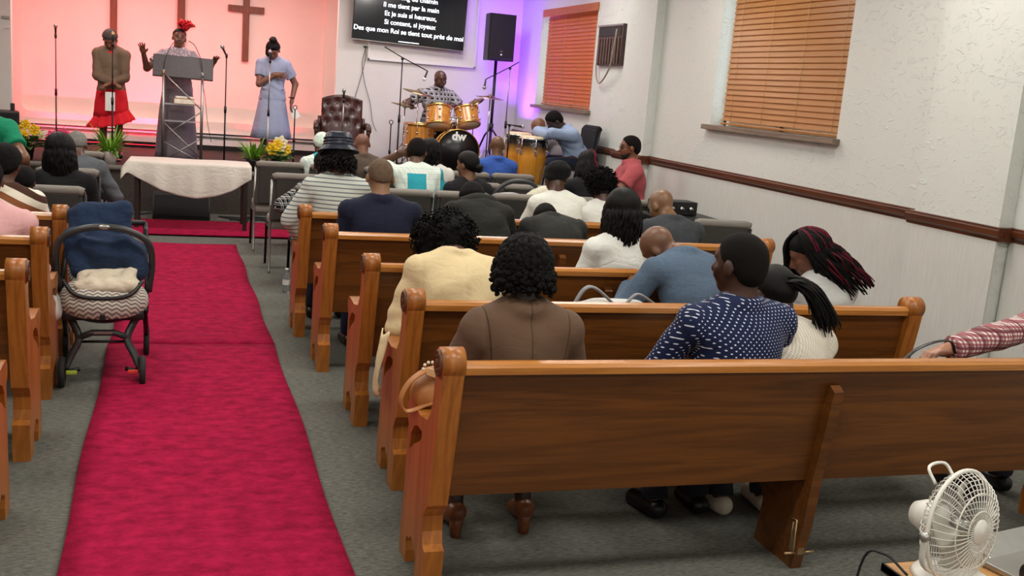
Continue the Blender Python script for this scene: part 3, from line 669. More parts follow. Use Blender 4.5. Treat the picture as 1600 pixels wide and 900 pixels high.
def person(label, px, py, Yp, lean=10, hp=15, hyaw=0, hroll=0, rot=0, side=0, w=1.0, hs=1.0, sk='#5b3826', top='#888888', sleeve='long', topt=0.014, bottom='#1c1c20',
           shoes='#141414', hz=0.55, hands=(None, None), poles=(None, None), handpose=('relaxed', 'relaxed'), handrot=(None, None), res=0.012, bz=0.0, stand=False, topname='shirt', legs='trousers', hpos=None,
           collar=None, group=None, hood=False, fold=0.004, neckl=0.0, ears=True, face=False, sp=(0.8, 1.25), kneew=0.11, knee=None, toetuck=0.0, shoulders=1.0, back=0.0, heels=0.0, na=None, headoff=(0, 0, 0)):
    """a whole figure; (px, py) is where the centre of the head shows in the photograph, Yp the depth of the hips"""
    rz = math.radians(rot); Rz = rotz(rz); ssc = 1.0; Yh = Yp+0.1
    def pose(ssc):
        a1, a2 = math.radians(lean*0.75), math.radians(lean*1.2+back); sd = math.radians(side)
        dr = lambda a: np.array([math.sin(sd)*math.cos(a), math.sin(a), math.cos(a)*math.cos(sd)])
        P0 = np.array([0, 0, hz]); P1 = P0+0.24*ssc*dr(a1); P2 = P1+0.25*ssc*dr(a2)
        an = math.radians(0.6*lean+0.5*hp if na is None else na); NB = P2+0.03*dr(a2); HB = NB+(0.075+neckl)*np.array([0, math.sin(an), math.cos(an)])
        Rh = rotz(math.radians(hyaw)) @ roty(math.radians(hroll)) @ rotx(-math.radians(hp)); Hc = HB+Rh @ np.array([0, 0.02, 0.085*hs])+np.array(headoff)
        return P0, P1, P2, NB, HB, Hc, Rh, a1, a2, dr
    for _ in range(6):
        P0, P1, P2, NB, HB, Hc, Rh, a1, a2, dr = pose(ssc); off = Rz @ Hc; Yh = Yp+off[1]; T = P(px, py, Yh)
        need = T[2]-bz; ssc *= 1+(need-Hc[2])/(0.49*max(0.35, math.cos(math.radians(lean)))); ssc = min(max(ssc, sp[0]), sp[1])
    P0, P1, P2, NB, HB, Hc, Rh, a1, a2, dr = pose(ssc); off = Rz @ Hc; T = P(px, py, Yp+off[1]); base = np.array([T[0]-off[0], Yp, bz])
    PEOPLE.append((label[:40], round(ssc, 2), round(float(T[2]-bz-Hc[2]), 3), base.round(2)))
    W = w; sh = 0.165*shoulders*(0.5+0.5*W); pr = []
    Ra = lambda a: rotx(-a)
    pr += [ell_(P0+np.array([0, 0, 0.0]), (0.168*W, 0.128*W, 0.12), Ra(a1*0.6), 'hip', 0.06), ell_((P0+P1)/2, (0.150*W, 0.115*W, 0.155*ssc), Ra(a1), 'torso', 0.06),
           ell_(P1+0.10*ssc*dr(a2), (0.162*W, 0.112*W, 0.185*ssc), Ra(a2), 'torso', 0.06)]
    SL = P2-0.035*dr(a2)+np.array([-sh, 0, 0]); SR = P2-0.035*dr(a2)+np.array([sh, 0, 0])
    pr += [cap_(SL, SR, 0.062*(0.6+0.4*W), tag='torso', k=0.06), cap_(P2+np.array([-0.09*shoulders, 0, -0.015]), NB+0.03*dr(a2), 0.052, 0.04, 'torso', 0.05), cap_(P2+np.array([0.09*shoulders, 0, -0.015]), NB+0.03*dr(a2), 0.052, 0.04, 'torso', 0.05)]
    pr += [cap_(P2, HB+Rh @ np.array([0, -0.01, 0.03]), 0.056*hs, 0.052*hs, 'neck', 0.03)]
    hd = lambda c: Hc+Rh @ (np.array(c)*hs)
    head = [ell_(hd((0, -0.010, 0.030)), np.array((0.078, 0.098, 0.088))*hs, Rh, 'head', 0.02), ell_(hd((0, 0.022, -0.042)), np.array((0.059, 0.068, 0.074))*hs, Rh, 'head', 0.03),
            ell_(hd((0, 0.055, -0.088)), np.array((0.028, 0.026, 0.022))*hs, Rh, 'head', 0.02), cap_(hd((0, 0.083, 0.012)), hd((0, 0.104, -0.026)), 0.010*hs, 0.0165*hs, 'head', 0.01),
            cap_(hd((-0.036, 0.074, 0.030)), hd((0.036, 0.074, 0.030)), 0.014*hs, tag='head', k=0.012), ell_(hd((0, 0.083, -0.058)), np.array((0.025, 0.013, 0.015))*hs, Rh, 'head', 0.008),
            cap_(hd((-0.052, 0.058, -0.018)), hd((-0.040, 0.066, -0.04)), 0.016*hs, tag='head', k=0.02), cap_(hd((0.052, 0.058, -0.018)), hd((0.040, 0.066, -0.04)), 0.016*hs, tag='head', k=0.02)]
    if ears:
        for sx in (-1, 1): head.append(ell_(hd((sx*0.081, -0.008, -0.008)), np.array((0.011, 0.022, 0.033))*hs, Rh @ rotz(-sx*0.35), 'head', 0.008))
    pr += head
    hands = tuple((hd(h[1:]) if (h is not None and isinstance(h[0], str) and h[0] == 'hd') else (Rz.T @ (P(h[1], h[2], h[3])-base)) if (h is not None and isinstance(h[0], str)) else h) for h in hands)
    # arms
    l1, l2 = 0.29, 0.26; AW = 0.65+0.35*W; hm = []
    for i, (S, sx) in enumerate(((SL, -1), (SR, 1))):
        tg = hands[i]
        if tg is None: tg = (sx*0.07, 0.30, hz+0.14) if not stand else (sx*(sh+0.10), 0.02, hz-0.12)
        pl = poles[i] if poles[i] is not None else ((sx*0.8, -0.6, -0.5) if not stand else (sx*0.3, -1, 0))
        El, Wr = ik(S, tg, l1, l2, pl)
        pr += [cap_(S, El, 0.053*AW, 0.043*AW, 'arm%d' % i, 0.035), cap_(El, Wr, 0.043*AW, 0.029*(0.7+0.3*W), 'fore%d' % i, 0.02)]
        fd = (Wr-El)/np.linalg.norm(Wr-El)
        Rhd = handrot[i]
        if Rhd is None:
            up = np.array([0, 0, 1.0]) if abs(fd[2]) < 0.8 else np.array([-sx*1.0, 0, 0]); xz = np.cross(fd, up); xz /= np.linalg.norm(xz); Rhd = np.column_stack([xz, fd, np.cross(xz, fd)])
        hm.append((i, Wr, Rhd, handpose[i]))
    # legs
    for i, sx in enumerate((-1, 1)):
        hip = P0+np.array([sx*0.088*W, 0.015, -0.03])
        if stand: kn = np.array([sx*0.095, 0.02, hz*0.53]); an = np.array([sx*0.10, -0.01, 0.085])
        else:
            kn = np.array([sx*kneew, 0.42, hz-0.03]) if knee is None else np.array([sx*knee[0], knee[1], knee[2]]); an = np.array([sx*kneew, 0.40-toetuck, 0.085])
        toe = an+np.array([sx*0.02, 0.15, -0.05])
        if heels: an = an+np.array([0, 0, heels])
        pr += [cap_(hip, kn, 0.085*W, 0.057*W, 'thigh%d' % i, 0.04), cap_(kn, an, 0.056*W, 0.036, 'shin%d' % i, 0.02), cap_(an+np.array([0, -0.03, -0.04]), toe, 0.038, 0.030, 'foot%d' % i, 0.02)]
    t = thing('person', label, 'person', base, rz, group)
    Fd, lo = field(pr, res); V, Q = surfnet(Fd, lo, res); parts = [(relax(V, Q, 1), Q)]
    for i, Wr, Rhd, hpz in hm:
        if hpz is None: continue
        hv, hq = hand_mesh(hpz); hv = hv*(np.array([1, 1, 1]) if i else np.array([-1, 1, 1])); hq2 = hq if i else hq[:, ::-1]
        parts.append((Wr+(hv*1.03) @ Rhd.T, hq2))
    body = link('body', fast_mesh('body', *merge(parts)), skin(sk), t)
    # clothes grow out of the same figure
    tm = top if not isinstance(top, str) else fabric('cloth_'+top[1:], top)
    g = [dict(p) for p in pr if p['tag'] in ('torso', 'hip')]
    for p in g:
        if p['t'] == 'c' and p['rb'] == 0.04: p['b'] = p['a']+(p['b']-p['a'])*0.45; p['rb'] = 0.05
    for p in pr:
        if p['tag'][:3] == 'arm':
            q = dict(p)
            if sleeve == 'short': q['b'] = q['a']+(q['b']-q['a'])*0.62; q['cut'] = 1; q['ra'] += 0.008; q['rb'] += 0.016
            g.append(q)
        if p['tag'][:4] == 'fore' and sleeve in ('long', '34'):
            q = dict(p); f = 0.93 if sleeve == 'long' else 0.55; q['b'] = q['a']+(q['b']-q['a'])*f; q['cut'] = 1; q['rb'] += 0.010; g.append(q)
    for p in g:
        if p['tag'][:3] in ('arm', 'for'): p['k'] = 0.012
    if collar: g.append(tor_(NB+0.014*dr(a2), Ra(a2*0.8), 0.058*hs, 0.020, 0.92, 'torso'))
    cuts = [((0, 0, hz-0.10), (0, 0, -1))]
    tp = link(topname, sdf_mesh(topname, g, res, topt, chain(crumple(fold*1.1, len(PEOPLE), 6.5), folds(fold*0.7, len(PEOPLE), c=cuts, wz=hz+0.16, seam='jacket' in topname or topname == 'blazer', seamx=sh+0.005))), tm, t)
    if hood:
        link('hood', sdf_mesh('hood', [ell_(P2+0.06*dr(a2)+np.array([0, -0.03, 0.0]), (0.13, 0.075, 0.07), Ra(a2), k=0.04), cap_(P2+np.array([-0.10, 0.02, 0.02]), P2+np.array([0.10, 0.02, 0.02]), 0.05, k=0.04)], 0.012, 0, folds(0.004, 3)), tm, tp)
    if collar and collar is not True:
        link('collar', sdf_mesh('collar', [tor_(NB+0.020*dr(a2), Ra(a2*0.8), 0.054*hs, 0.013, 0.92)], 0.008), fabric('cloth_'+collar[1:], collar), tp)
    if legs == 'trousers':
        bm_ = bottom if not isinstance(bottom, str) else fabric('cloth_'+bottom[1:], bottom); lg = [dict(p) for p in pr if p['tag'] == 'hip']
        for p in pr:
            if p['tag'][:5] == 'thigh': lg.append(dict(p))
            if p['tag'][:4] == 'shin': q = dict(p); q['rb'] += 0.012; q['cut'] = 1; lg.append(q)
        link('trousers', sdf_mesh('trousers', lg, max(res, 0.013), 0.010, folds(0.003, 5, c=[((0, 0, hz+0.03), (0, 0, 1))])), bm_, t)
    if shoes:
        for i in range(2):
            f = [dict(p) for p in pr if p['tag'] == 'foot%d' % i]; f[0]['a'] = f[0]['a']+np.array([0, 0, 0.005])
            link('shoe', sdf_mesh('shoe', f, 0.012, 0.008, folds(0, 1, c=[((0, 0, 0.0), (0, 0, -1))])), mat('leather_'+shoes[1:], shoes, 0.35, var=0.1), t)
            if heels: MB().tube([f[0]['a']*np.array([1, 1, 0])+np.array([0, -0.012, 0.0]), f[0]['a']+np.array([0, -0.005, 0.0])], [0.022, 0.034], 12).build('heel', mat('leather_'+shoes[1:], shoes, 0.35), t)
    if face:
        for sx in (-1, 1):
            MB().ball(hd((sx*0.031, 0.078, 0.006)), np.array((0.013, 0.008, 0.008))*hs, 10, Rh).build('eyelid', skin('#2a1811'), body)
        MB().tube([hd((-0.022, 0.091, -0.056)), hd((0, 0.098, -0.058)), hd((0.022, 0.091, -0.056))], 0.0045*hs, 6).build('lips', skin('#5a2a24'), body)
        for sx in (-1, 1):
            MB().tube([hd((sx*0.014, 0.088, 0.032)), hd((sx*0.034, 0.085, 0.040)), hd((sx*0.052, 0.070, 0.034))], 0.0035*hs, 6).build('eyebrow', M_HAIR, body)
    info = dict(t=t, body=body, top=tp, Hc=Hc, Rh=Rh, hs=hs, P0=P0, P2=P2, NB=NB, pr=pr, hd=hd, base=base, Rz=Rz, dr=dr, a2=a2, SL=SL, SR=SR)
    return info

# ---- hair
def hair_cap(I, m=None, inf=0.012, plane=0.0, noise=0.003, tilt=(0.6, 0.8), name='hair', crop=None):
    if crop is None: crop = (m is None or m is M_HAIRS)
    Rh, Hc, hs = I['Rh'], I['Hc'], I['hs']; hd = I['hd']
    def post(Fd, X):
        q = (X-Hc) @ Rh; pl = -(-tilt[0]*q[..., 1]+tilt[1]*q[..., 2]-plane*hs)
        if crop: pl = np.interp(q[..., 1]/hs, [-0.12, -0.06, -0.025, 0.012, 0.035, 0.05, 0.068, 0.1], [-0.098, -0.085, -0.03, -0.005, 0.012, 0.04, 0.066, 0.085])*hs+plane*0.4-q[..., 2]+0.003*np.sin(90*q[..., 0])*np.sin(70*q[..., 1]+1)
        ed = np.clip(1+pl/(0.045*hs), 0, 1)*inf*1.05
        nz = noise*(np.sin(160*q[..., 0]+3)*np.sin(150*q[..., 1])*np.sin(170*q[..., 2]+1)); return np.maximum(Fd+(nz+ed).astype(np.float32), (pl*0.8).astype(np.float32))
    me = sdf_mesh(name, [ell_(hd((0, -0.010, 0.030)), np.array((0.078, 0.098, 0.088))*hs, Rh), ell_(hd((0, -0.030, -0.02)), np.array((0.068, 0.070, 0.07))*hs, Rh)], 0.0085, inf, post)
    return link(name, me, m or M_HAIRS, I['t'])
def afro(I, r=0.15, squash=0.9, m=None, c=(0, -0.02, 0.03)):
    Rh, hd = I['Rh'], I['hd']; rs = np.random.default_rng(3)
    def post(Fd, X):
        q = (X-I['Hc']) @ Rh; n = 0
        for f, a in ((38, 0.010), (71, 0.007), (120, 0.005)): n = n+a*np.sin(f*q[..., 0]+1.3*np.sin(f*0.6*q[..., 1]))*np.sin(f*q[..., 1]+1.7)*np.sin(f*q[..., 2]+0.6)
        cutf = (q[..., 1]-0.06-0.5*np.abs(q[..., 2]-0.05)); return np.maximum(Fd+n.astype(np.float32), cutf.astype(np.float32))
    o = link('hair', sdf_mesh('hair', [ell_(hd(c), (r, r*0.95, r*squash), Rh)], 0.0085, 0, post), m or M_HAIRC, I['t'])
    mb = MB()
    for _ in range(420):
        d = rs.normal(size=3); d /= np.linalg.norm(d)
        if d[1] > 0.35: continue
        p = hd(np.array(c)+d*np.array((r, r*0.95, r*squash))*0.98); e1 = np.cross(d, rs.normal(size=3)); e1 /= np.linalg.norm(e1); e2 = np.cross(d, e1); R_ = 0.008+0.005*rs.random()
        tt = np.linspace(0, 7+3*rs.random(), 9); mb.tube([p+Rh @ (d*0.004*t+R_*(e1*math.cos(t)+e2*math.sin(t))) for t in tt], 0.0042, 4, cap=False)
    mb.build('curls', m or M_HAIRC, o, recalc=False); return o
def strands(I, n=150, length=0.35, r=0.007, az=(-150, 150), wig=0.006, m=None, name='hair', wave=0.0, spread=0.02, back=0.05, rows=(0.25, 0.6, 0.95), lift=0.012, end=0.5, gdir=(0, 0, -1), keep=None, sides=5, lenvar=0.15, seed=1, parent=None, inf=0.0, twist=0):
    """locks that follow the skull from the crown, then hang down; az measured from the back of the head"""
    rs = np.random.default_rng(seed); hd, Rh = I['hd'], I['Rh']; mb = MB(); g = np.array(gdir, float); g /= np.linalg.norm(g)
    for i in range(n):
        a = math.radians(az[0]+(az[1]-az[0])*(i+rs.random())/n); st_ = rows[i % len(rows)]*(0.85+0.3*rs.random())
        dv = np.array([math.sin(a), -math.cos(a), 0]); pts = []
        th_end = 1.75 if abs(a) < 1.9 else 1.45
        for th in np.linspace(st_, max(th_end, st_+0.2), 6):
            pts.append(hd((np.array([0, -0.010, 0.030])+np.array([0.078, 0.098, 0.088])*np.array([dv[0]*math.sin(th), dv[1]*math.sin(th), math.cos(th)])*(1+(lift+inf+0.006*rs.random())/0.085))))
        out = Rh @ dv; L = length*(1-lenvar+2*lenvar*rs.random()); p = pts[-1].copy(); ph = rs.random(3)*6.3; k = 8
        for s in range(1, k+1):
            f = s/k
            q = p+g*L*f+out*spread*math.sin(min(1.0, f*1.4)*1.6)+np.array([0, -back*f*(1-f)*2, 0])+wig*np.array([math.sin(ph[0]+f*9), math.sin(ph[1]+f*8), 0.0])
            if wave: q = q+out*wave*math.sin(f*14+ph[2])
            pts.append(q)
        rad = np.concatenate([np.full(6, r*0.9), r*np.linspace(1.0, end, k)]); sn = 5 if twist else 2; rr = np.interp(np.linspace(0, 1, sn*(len(pts)-1)+1), np.linspace(0, 1, len(pts)), rad)
        if twist: rr = rr*(1+0.28*np.sin(np.linspace(0, twist*6.28, len(rr))+ph[0]))
        mb.tube(spline(pts, sn), rr, sides)
    return mb.build(name, m or M_HAIR, parent or I['t'], recalc=False)
def ponytail(I, start, path, n=70, r=0.006, bun=0.03, m=None, spread=0.03, seed=2):
    rs = np.random.default_rng(seed); mb = MB(); path = np.array(path, float)
    for i in range(n):
        o = rs.normal(size=3)*spread*0.5; o2 = rs.normal(size=3)*spread; f = np.linspace(0, 1, len(path))[:, None]; L = 0.82+0.18*rs.random()
        pp = path[0]+(path-path[0])*L; mb.tube(spline(pp+o*(1-f)+o2*f*0.8+np.sin(f*6+i)*0.004, 3), np.linspace(r, r*0.4, 3*(len(path)-1)+1), 4)
    return mb.build('ponytail', m or M_HAIR, I['t'], recalc=False)

# ---- patterned cloths
def polka(nt):
    u, v, sx = uvz(nt, 0.75); cb = nn(nt, 'ShaderNodeCombineXYZ'); nt.links.new(u, cb.inputs[0]); nt.links.new(v, cb.inputs[1])
    mp = nn(nt, 'ShaderNodeMapping'); mp.inputs['Rotation'].default_value = (0, 0, 0.785); nt.links.new(cb.outputs[0], mp.inputs[0])
    vo = nn(nt, 'ShaderNodeTexVoronoi', Scale=58.0, Randomness=0.0); vo.voronoi_dimensions = '2D'; nt.links.new(mp.outputs[0], vo.inputs['Vector'])
    return mixc(nt, math2(nt, 'LESS_THAN', vo.outputs['Distance'], 0.17), lin('#152043'), lin('#d9dcec'))
def hstripes(bg, fg, per, wid, off=0.0):
    def f(nt):
        u, v, sx = uvz(nt); vv = math2(nt, 'ADD', v, math2(nt, 'MULTIPLY', math2(nt, 'SINE', math2(nt, 'MULTIPLY', u, 7.0)), 0.006)); return mixc(nt, band(nt, vv, per, wid, off), lin(bg), lin(fg))
    return f
def plaid(base, c1, p1, w1, c2, p2, w2, a=0.6):
    def f(nt):
        u, v, sx = uvz(nt); c = lin(base)
        c = mixc(nt, math2(nt, 'MULTIPLY', band(nt, u, p1, w1), a), c, lin(c1)); c = mixc(nt, math2(nt, 'MULTIPLY', band(nt, v, p1, w1), a), c, lin(c1))
        c = mixc(nt, math2(nt, 'MULTIPLY', band(nt, u, p2, w2, 0.3), a), c, lin(c2)); return mixc(nt, math2(nt, 'MULTIPLY', band(nt, v, p2, w2, 0.3), a), c, lin(c2))
    return f
def chevron(nt):
    u, v, sx = uvz(nt, 0.0); z = math2(nt, 'ADD', v, math2(nt, 'MULTIPLY', math2(nt, 'ABSOLUTE', sx.outputs[0]), 0.5)); fr = math2(nt, 'FRACT', math2(nt, 'ADD', math2(nt, 'DIVIDE', z, 0.17), 10.15))
    c = mixc(nt, math2(nt, 'GREATER_THAN', fr, 0.28), lin('#e9e1cf'), lin('#4a3026')); c = mixc(nt, math2(nt, 'GREATER_THAN', fr, 0.52), c, lin('#eee8dc')); return mixc(nt, math2(nt, 'GREATER_THAN', fr, 0.76), c, lin('#8a5535'))
def tealplaid(nt):
    u, v, sx = uvz(nt, 0.8); c = lin('#dfe6dc')
    c = mixc(nt, math2(nt, 'MULTIPLY', band(nt, u, 0.035, 0.22), 0.55), c, lin('#a7cfcf'))
    c = mixc(nt, math2(nt, 'MULTIPLY', band(nt, v, 0.045, 0.12), 0.35), c, lin('#8fb9b6'))
    rng = lambda q, a, b: math2(nt, 'MULTIPLY', math2(nt, 'GREATER_THAN', q, a), math2(nt, 'LESS_THAN', q, b))
    b1 = math2(nt, 'MULTIPLY', rng(sx.outputs[0], -0.10, 0.07), rng(v, 0.70, 1.04)); b2 = math2(nt, 'GREATER_THAN', sx.outputs[0], 0.215)
    return mixc(nt, math2(nt, 'MAXIMUM', b1, b2), c, lin('#2f9fae'))
def sequin(nt):
    n = nn(nt, 'ShaderNodeTexVoronoi', Scale=60.0); nt.links.new(coords(nt), n.inputs['Vector']); u, v, sx = uvz(nt)
    f = math2(nt, 'MULTIPLY', math2(nt, 'LESS_THAN', n.outputs['Distance'], 0.28), math2(nt, 'GREATER_THAN', v, 1.20)); return mixc(nt, f, lin('#8d7d84'), lin('#f3eef0'))
def knit(nt):
    u, v, sx = uvz(nt); f = math2(nt, 'MULTIPLY', math2(nt, 'SINE', math2(nt, 'MULTIPLY', u, 420.0)), math2(nt, 'SINE', math2(nt, 'MULTIPLY', v, 380.0)))
    return mixc(nt, math2(nt, 'ADD', math2(nt, 'MULTIPLY', f, 0.5), 0.5), lin('#b9b1a0'), lin('#ebe5d8'))
def colblock(lo, hi, z):
    def f(nt):
        u, v, sx = uvz(nt); return mixc(nt, math2(nt, 'GREATER_THAN', v, z), lin(lo), lin(hi))
    return f
def heather(a, b):
    def f(nt):
        n = nn(nt, 'ShaderNodeTexNoise', Scale=180.0, Detail=3.0); nt.links.new(coords(nt, (0.5, 0.5, 2)), n.inputs['Vector']); return mixc(nt, n.outputs[0], lin(a), lin(b))
    return f

def brown_suit(nt):
    u, v, sx = uvz(nt); ax = math2(nt, 'ABSOLUTE', sx.outputs[0]); n = nn(nt, 'ShaderNodeTexNoise', Scale=220.0, Detail=2.0); nt.links.new(coords(nt, (1, 1, 2)), n.inputs['Vector'])
    c = mixc(nt, n.outputs[0], lin('#564130'), lin('#6a5140')); s1 = math2(nt, 'LESS_THAN', ax, 0.0022)
    arm = math2(nt, 'MULTIPLY', math2(nt, 'COMPARE', math2(nt, 'ADD', ax, math2(nt, 'MULTIPLY', math2(nt, 'SUBTRACT', v, 0.95), -0.12)), 0.158, 0.0028), math2(nt, 'GREATER_THAN', v, 0.78))
    yk = math2(nt, 'MULTIPLY', math2(nt, 'COMPARE', v, 0.74, 0.002), math2(nt, 'LESS_THAN', ax, 0.16))
    return mixc(nt, math2(nt, 'MAXIMUM', math2(nt, 'MAXIMUM', s1, arm), yk), c, lin('#41301f'))

# ================================================================== congregation, right side, from the camera forward
GR = 'worshippers'
def hand_face(x=0.06, y=0.42, z=0.86): return ((-x, y, z), (x, y, z))
A_, B_, C_, D_, E_ = (PEW_Y[k]+0.30 for k in 'ABCDE')

I = person('woman with short black twists in a plain brown jacket, back to the camera', 818, 424, A_, 6, 6, 0, top=pattern('brown_suiting', brown_suit, 0.75, 0.12), topname='jacket', collar=True, bottom='#33261f', shoes='#7a4526', heels=0.055, sk='#3a231a', res=0.0095, w=0.94, shoulders=1.02, poles=((-1, -0.6, -0.5), (1, -0.6, -0.5)), group=GR, fold=0.0028, topt=0.026, legs='skirtless', toetuck=0.12, kneew=0.15)
hair_cap(I, M_HAIRC, 0.012, 0.005)
M_JKT = fabric('cloth_4f3b2a', '#4f3b2a')
MB().tube([I['NB']+rotx(-I['a2']) @ np.array([0.078*math.cos(q), 0.070*math.sin(q), 0.0]) for q in np.arange(24)*2*math.pi/24], 0.021, 8, closed=True).build('jacket_collar', M_JKT, I['top'])
strands(I, 84, 0.070, 0.0125, (-165, 165), 0.006, M_HAIRC, 'twists', wave=0.007, rows=(0.12, 0.3, 0.55, 0.8, 1.1), back=0.0, spread=0.010, lenvar=0.45, end=0.7, seed=4, twist=9, sides=6, lift=0.020)
sk_ = [dict(p) for p in I['pr'] if p['tag'][:5] == 'thigh' or p['tag'] == 'hip']
link('skirt', sdf_mesh('skirt', sk_, 0.013, 0.014, folds(0.003, 2, c=[((0, 0, 0.60), (0, 0, 1))])), fabric('cloth_33261f', '#33261f'), I['t'])

I = person('man with cropped hair in a navy shirt with white polka dots', 1155, 414, A_+0.02, 3, 2, 22, rot=5, top=pattern('polka_dot_cotton', polka, 0.8), collar=True, bottom='#20222c', sk='#3f261b', hs=1.10, w=1.18, res=0.0095, group=GR, shoulders=1.14, poles=((-1, -0.15, -0.35), None), hands=((-0.10, 0.26, 0.66), None), toetuck=0.08)
hair_cap(I, M_HAIRS, 0.006, 0.012, 0.001)

I = person('woman with a low black ponytail in a cream open-knit sweater', 1208, 462, A_+0.03, 22, 30, 10, top=pattern('cream_knit', knit, 0.95, 0.4), topname='sweater', sk='#4a2d20', res=0.0105, w=1.0, group=GR, shoes='#d8cfbe', hands=hand_face(), toetuck=0.10, bottom='#22242e', sp=(0.75, 1.2))
hair_cap(I, M_HAIR, 0.012, -0.01, 0.0)
ponytail(I, None, [I['hd']((0.005, -0.100, 0.015)), I['hd']((0.035, -0.145, 0.0)), I['hd']((0.075, -0.165, -0.05)), I['hd']((0.11, -0.16, -0.12)), I['hd']((0.135, -0.14, -0.20))], 200, 0.006, spread=0.026)
MB().lathe([(0.018, -0.010), (0.026, -0.006), (0.026, 0.006), (0.018, 0.010)], I['hd']((0.008, -0.112, 0.016)), I['Rh'] @ rotx(1.4), 14).build('hair_tie', M_BLACK, I['t'])

I = person('person in a red and white checked shirt reaching along the pew at the right edge', 1668, 432, A_+0.02, 8, 10, 0, top=pattern('red_check', plaid('#e2dcd8', '#8c2d3c', 0.019, 0.55, '#5e2430', 0.075, 0.18, 0.75), 0.85), sk='#a5735a', res=0.0105, w=1.2, group=GR, hands=(('px', 1392, 570, A_-0.02), None), poles=((-0.2, -0.9, 0.3), None), bottom='#2b2b33', sp=(0.8, 1.15), handpose=('grip', 'relaxed'))
hair_cap(I, M_HAIRS, 0.008, 0.01, 0.001)

I = person('woman with a black afro bowed low in a cream jacket', 696, 386, B_+0.02, 24, 55, 12, top='#d9c59a', topname='jacket', bottom='#c9b68e', sk='#4a2d20', res=0.0105, w=1.18, shoulders=1.04, group=GR, hands=((-0.10, 0.36, 0.62), (0.05, 0.45, 0.80)), fold=0.006, collar=True, shoes='#d9c59a', sp=(0.75, 1.2), back=4, na=85)
afro(I, 0.150, 0.86)

I = person('bald man bowed forward in a slate blue sweater', 1030, 387, B_+0.03, 30, 55, 35, hroll=-12, rot=12, top=pattern('slate_heather', heather('#3e4d60', '#62758a'), 0.95), topname='sweater', collar=True, sk='#6d4a35', res=0.0105, w=1.12, shoulders=1.1, group=GR, hands=((-0.17, 0.46, 0.84), (0.08, 0.46, 0.84)), bottom='#2a2d36', sp=(0.7, 1.3), na=85)

I = person('woman with long black and burgundy braids in a grey and white top', 1263, 398, B_+0.05, 16, 30, 48, rot=12, top=pattern('grey_white_block', colblock('#e9e7e2', '#b4b4b2', 0.84), 0.9), sk='#6a4330', res=0.0105, group=GR, hands=hand_face(0.06, 0.36, 0.80), bottom='#2a2d36', sp=(0.75, 1.25))
hair_cap(I, M_HAIRC, 0.012, 0.0, 0.002)
strands(I, 130, 0.30, 0.0082, (-100, 178), 0.006, M_HAIRC, 'braids', wave=0.006, gdir=(0.78, -0.30, -0.86), back=-0.02, spread=0.045, rows=(0.05, 0.25, 0.5, 0.8), seed=5, lift=0.022)
strands(I, 20, 0.29, 0.0056, (-80, 160), 0.006, M_HAIRR, 'burgundy_braids', wave=0.006, gdir=(0.78, -0.30, -0.86), back=-0.02, spread=0.05, rows=(0.1, 0.25, 0.5), seed=6, lift=0.027)

I = person('woman with long straight black hair in a white blouse', 972, 330, C_, 7, 6, 6, top='#d9dcd6', topname='blouse', sk='#8a5a40', res=0.011, w=0.98, group=GR, bottom='#24262e', hands=(None, None))
hair_cap(I, M_HAIR, 0.014, -0.01, 0.0)
strands(I, 320, 0.19, 0.0095, (-150, 150), 0.007, M_HAIR, 'long_hair', rows=(0.1, 0.3, 0.5), spread=0.014, back=0.015, lenvar=0.28, end=0.35, seed=8, lift=0.012)

I = person('man with greying cropped hair in a navy blazer', 594, 278, D_, 8, 18, 0, top='#171b30', topname='blazer', collar=True, sk='#8a6547', res=0.011, w=1.18, shoulders=1.1, group=GR, bottom='#1d2138', fold=0.003, sp=(0.8, 1.3), hs=1.04)
hair_cap(I, mat('grey_crop_hair', '#5a4633', 0.8, var=0.35, vscale=40), 0.003, 0.012, 0.0003)

I = person('person in a black hooded top bent far forward', 738, 312, D_+0.04, 34, 60, 0, top='#20211d', topname='hooded_top', hood=True, sk='#4a2d20', res=0.012, w=1.12, group=GR, hands=hand_face(0.1, 0.5, 0.8), bottom='#1b1b1d', sp=(0.7, 1.3), fold=0.006, na=92)
hair_cap(I, M_HAIRC, 0.014, -0.01)

I = person('person in a plain charcoal jacket doubled over behind the fourth pew', 852, 344, D_+0.04, 40, 70, -8, top='#292a27', topname='jacket', collar=True, sk='#4a2d20', res=0.012, w=1.12, group=GR, hands=hand_face(0.1, 0.5, 0.72), bottom='#1b1b1d', sp=(0.62, 1.3), fold=0.005, na=105)
hair_cap(I, M_HAIRC, 0.010, -0.005)

I = person('bald man in a charcoal suit with a white collar, head bowed', 1033, 322, D_+0.04, 22, 32, 25, top='#3a3d42', topname='suit_jacket', collar='#e8e6e0', sk='#7b5a3e', res=0.011, w=1.12, shoulders=1.05, group=GR, hands=hand_face(), bottom='#33363c', sp=(0.75, 1.3), na=58, fold=0.003)

I = person('woman in a navy leather bucket hat and a striped pale blouse', 528, 246, E_, 4, 10, 0, top=pattern('pale_stripes', hstripes('#cfd3c9', '#6e7780', 0.030, 0.28), 0.9), topname='blouse', sk='#5a3826', res=0.011, w=1.12, shoulders=1.03, group=GR, hands=((-0.20, 0.20, 0.62), (0.1, 0.3, 0.66)), bottom='#2b2f3b', sp=(0.8, 1.35), poles=((-1, -0.3, -0.4), None))
hair_cap(I, M_HAIRC, 0.02, -0.02, 0.004)
strands(I, 130, 0.10, 0.011, (-140, 140), 0.012, M_HAIR, 'wavy_hair', wave=0.010, rows=(0.6, 0.9, 1.1), spread=0.03, back=0.0, lenvar=0.4, seed=9)
hat = MB(); hat.lathe([(0.0, 0.115), (0.080, 0.112), (0.094, 0.098), (0.108, 0.03), (0.112, 0.015), (0.150, -0.022), (0.152, -0.028), (0.112, 0.006), (0.10, 0.0)], I['hd']((0, -0.012, 0.065)), I['Rh'] @ rotx(-0.05), 32)
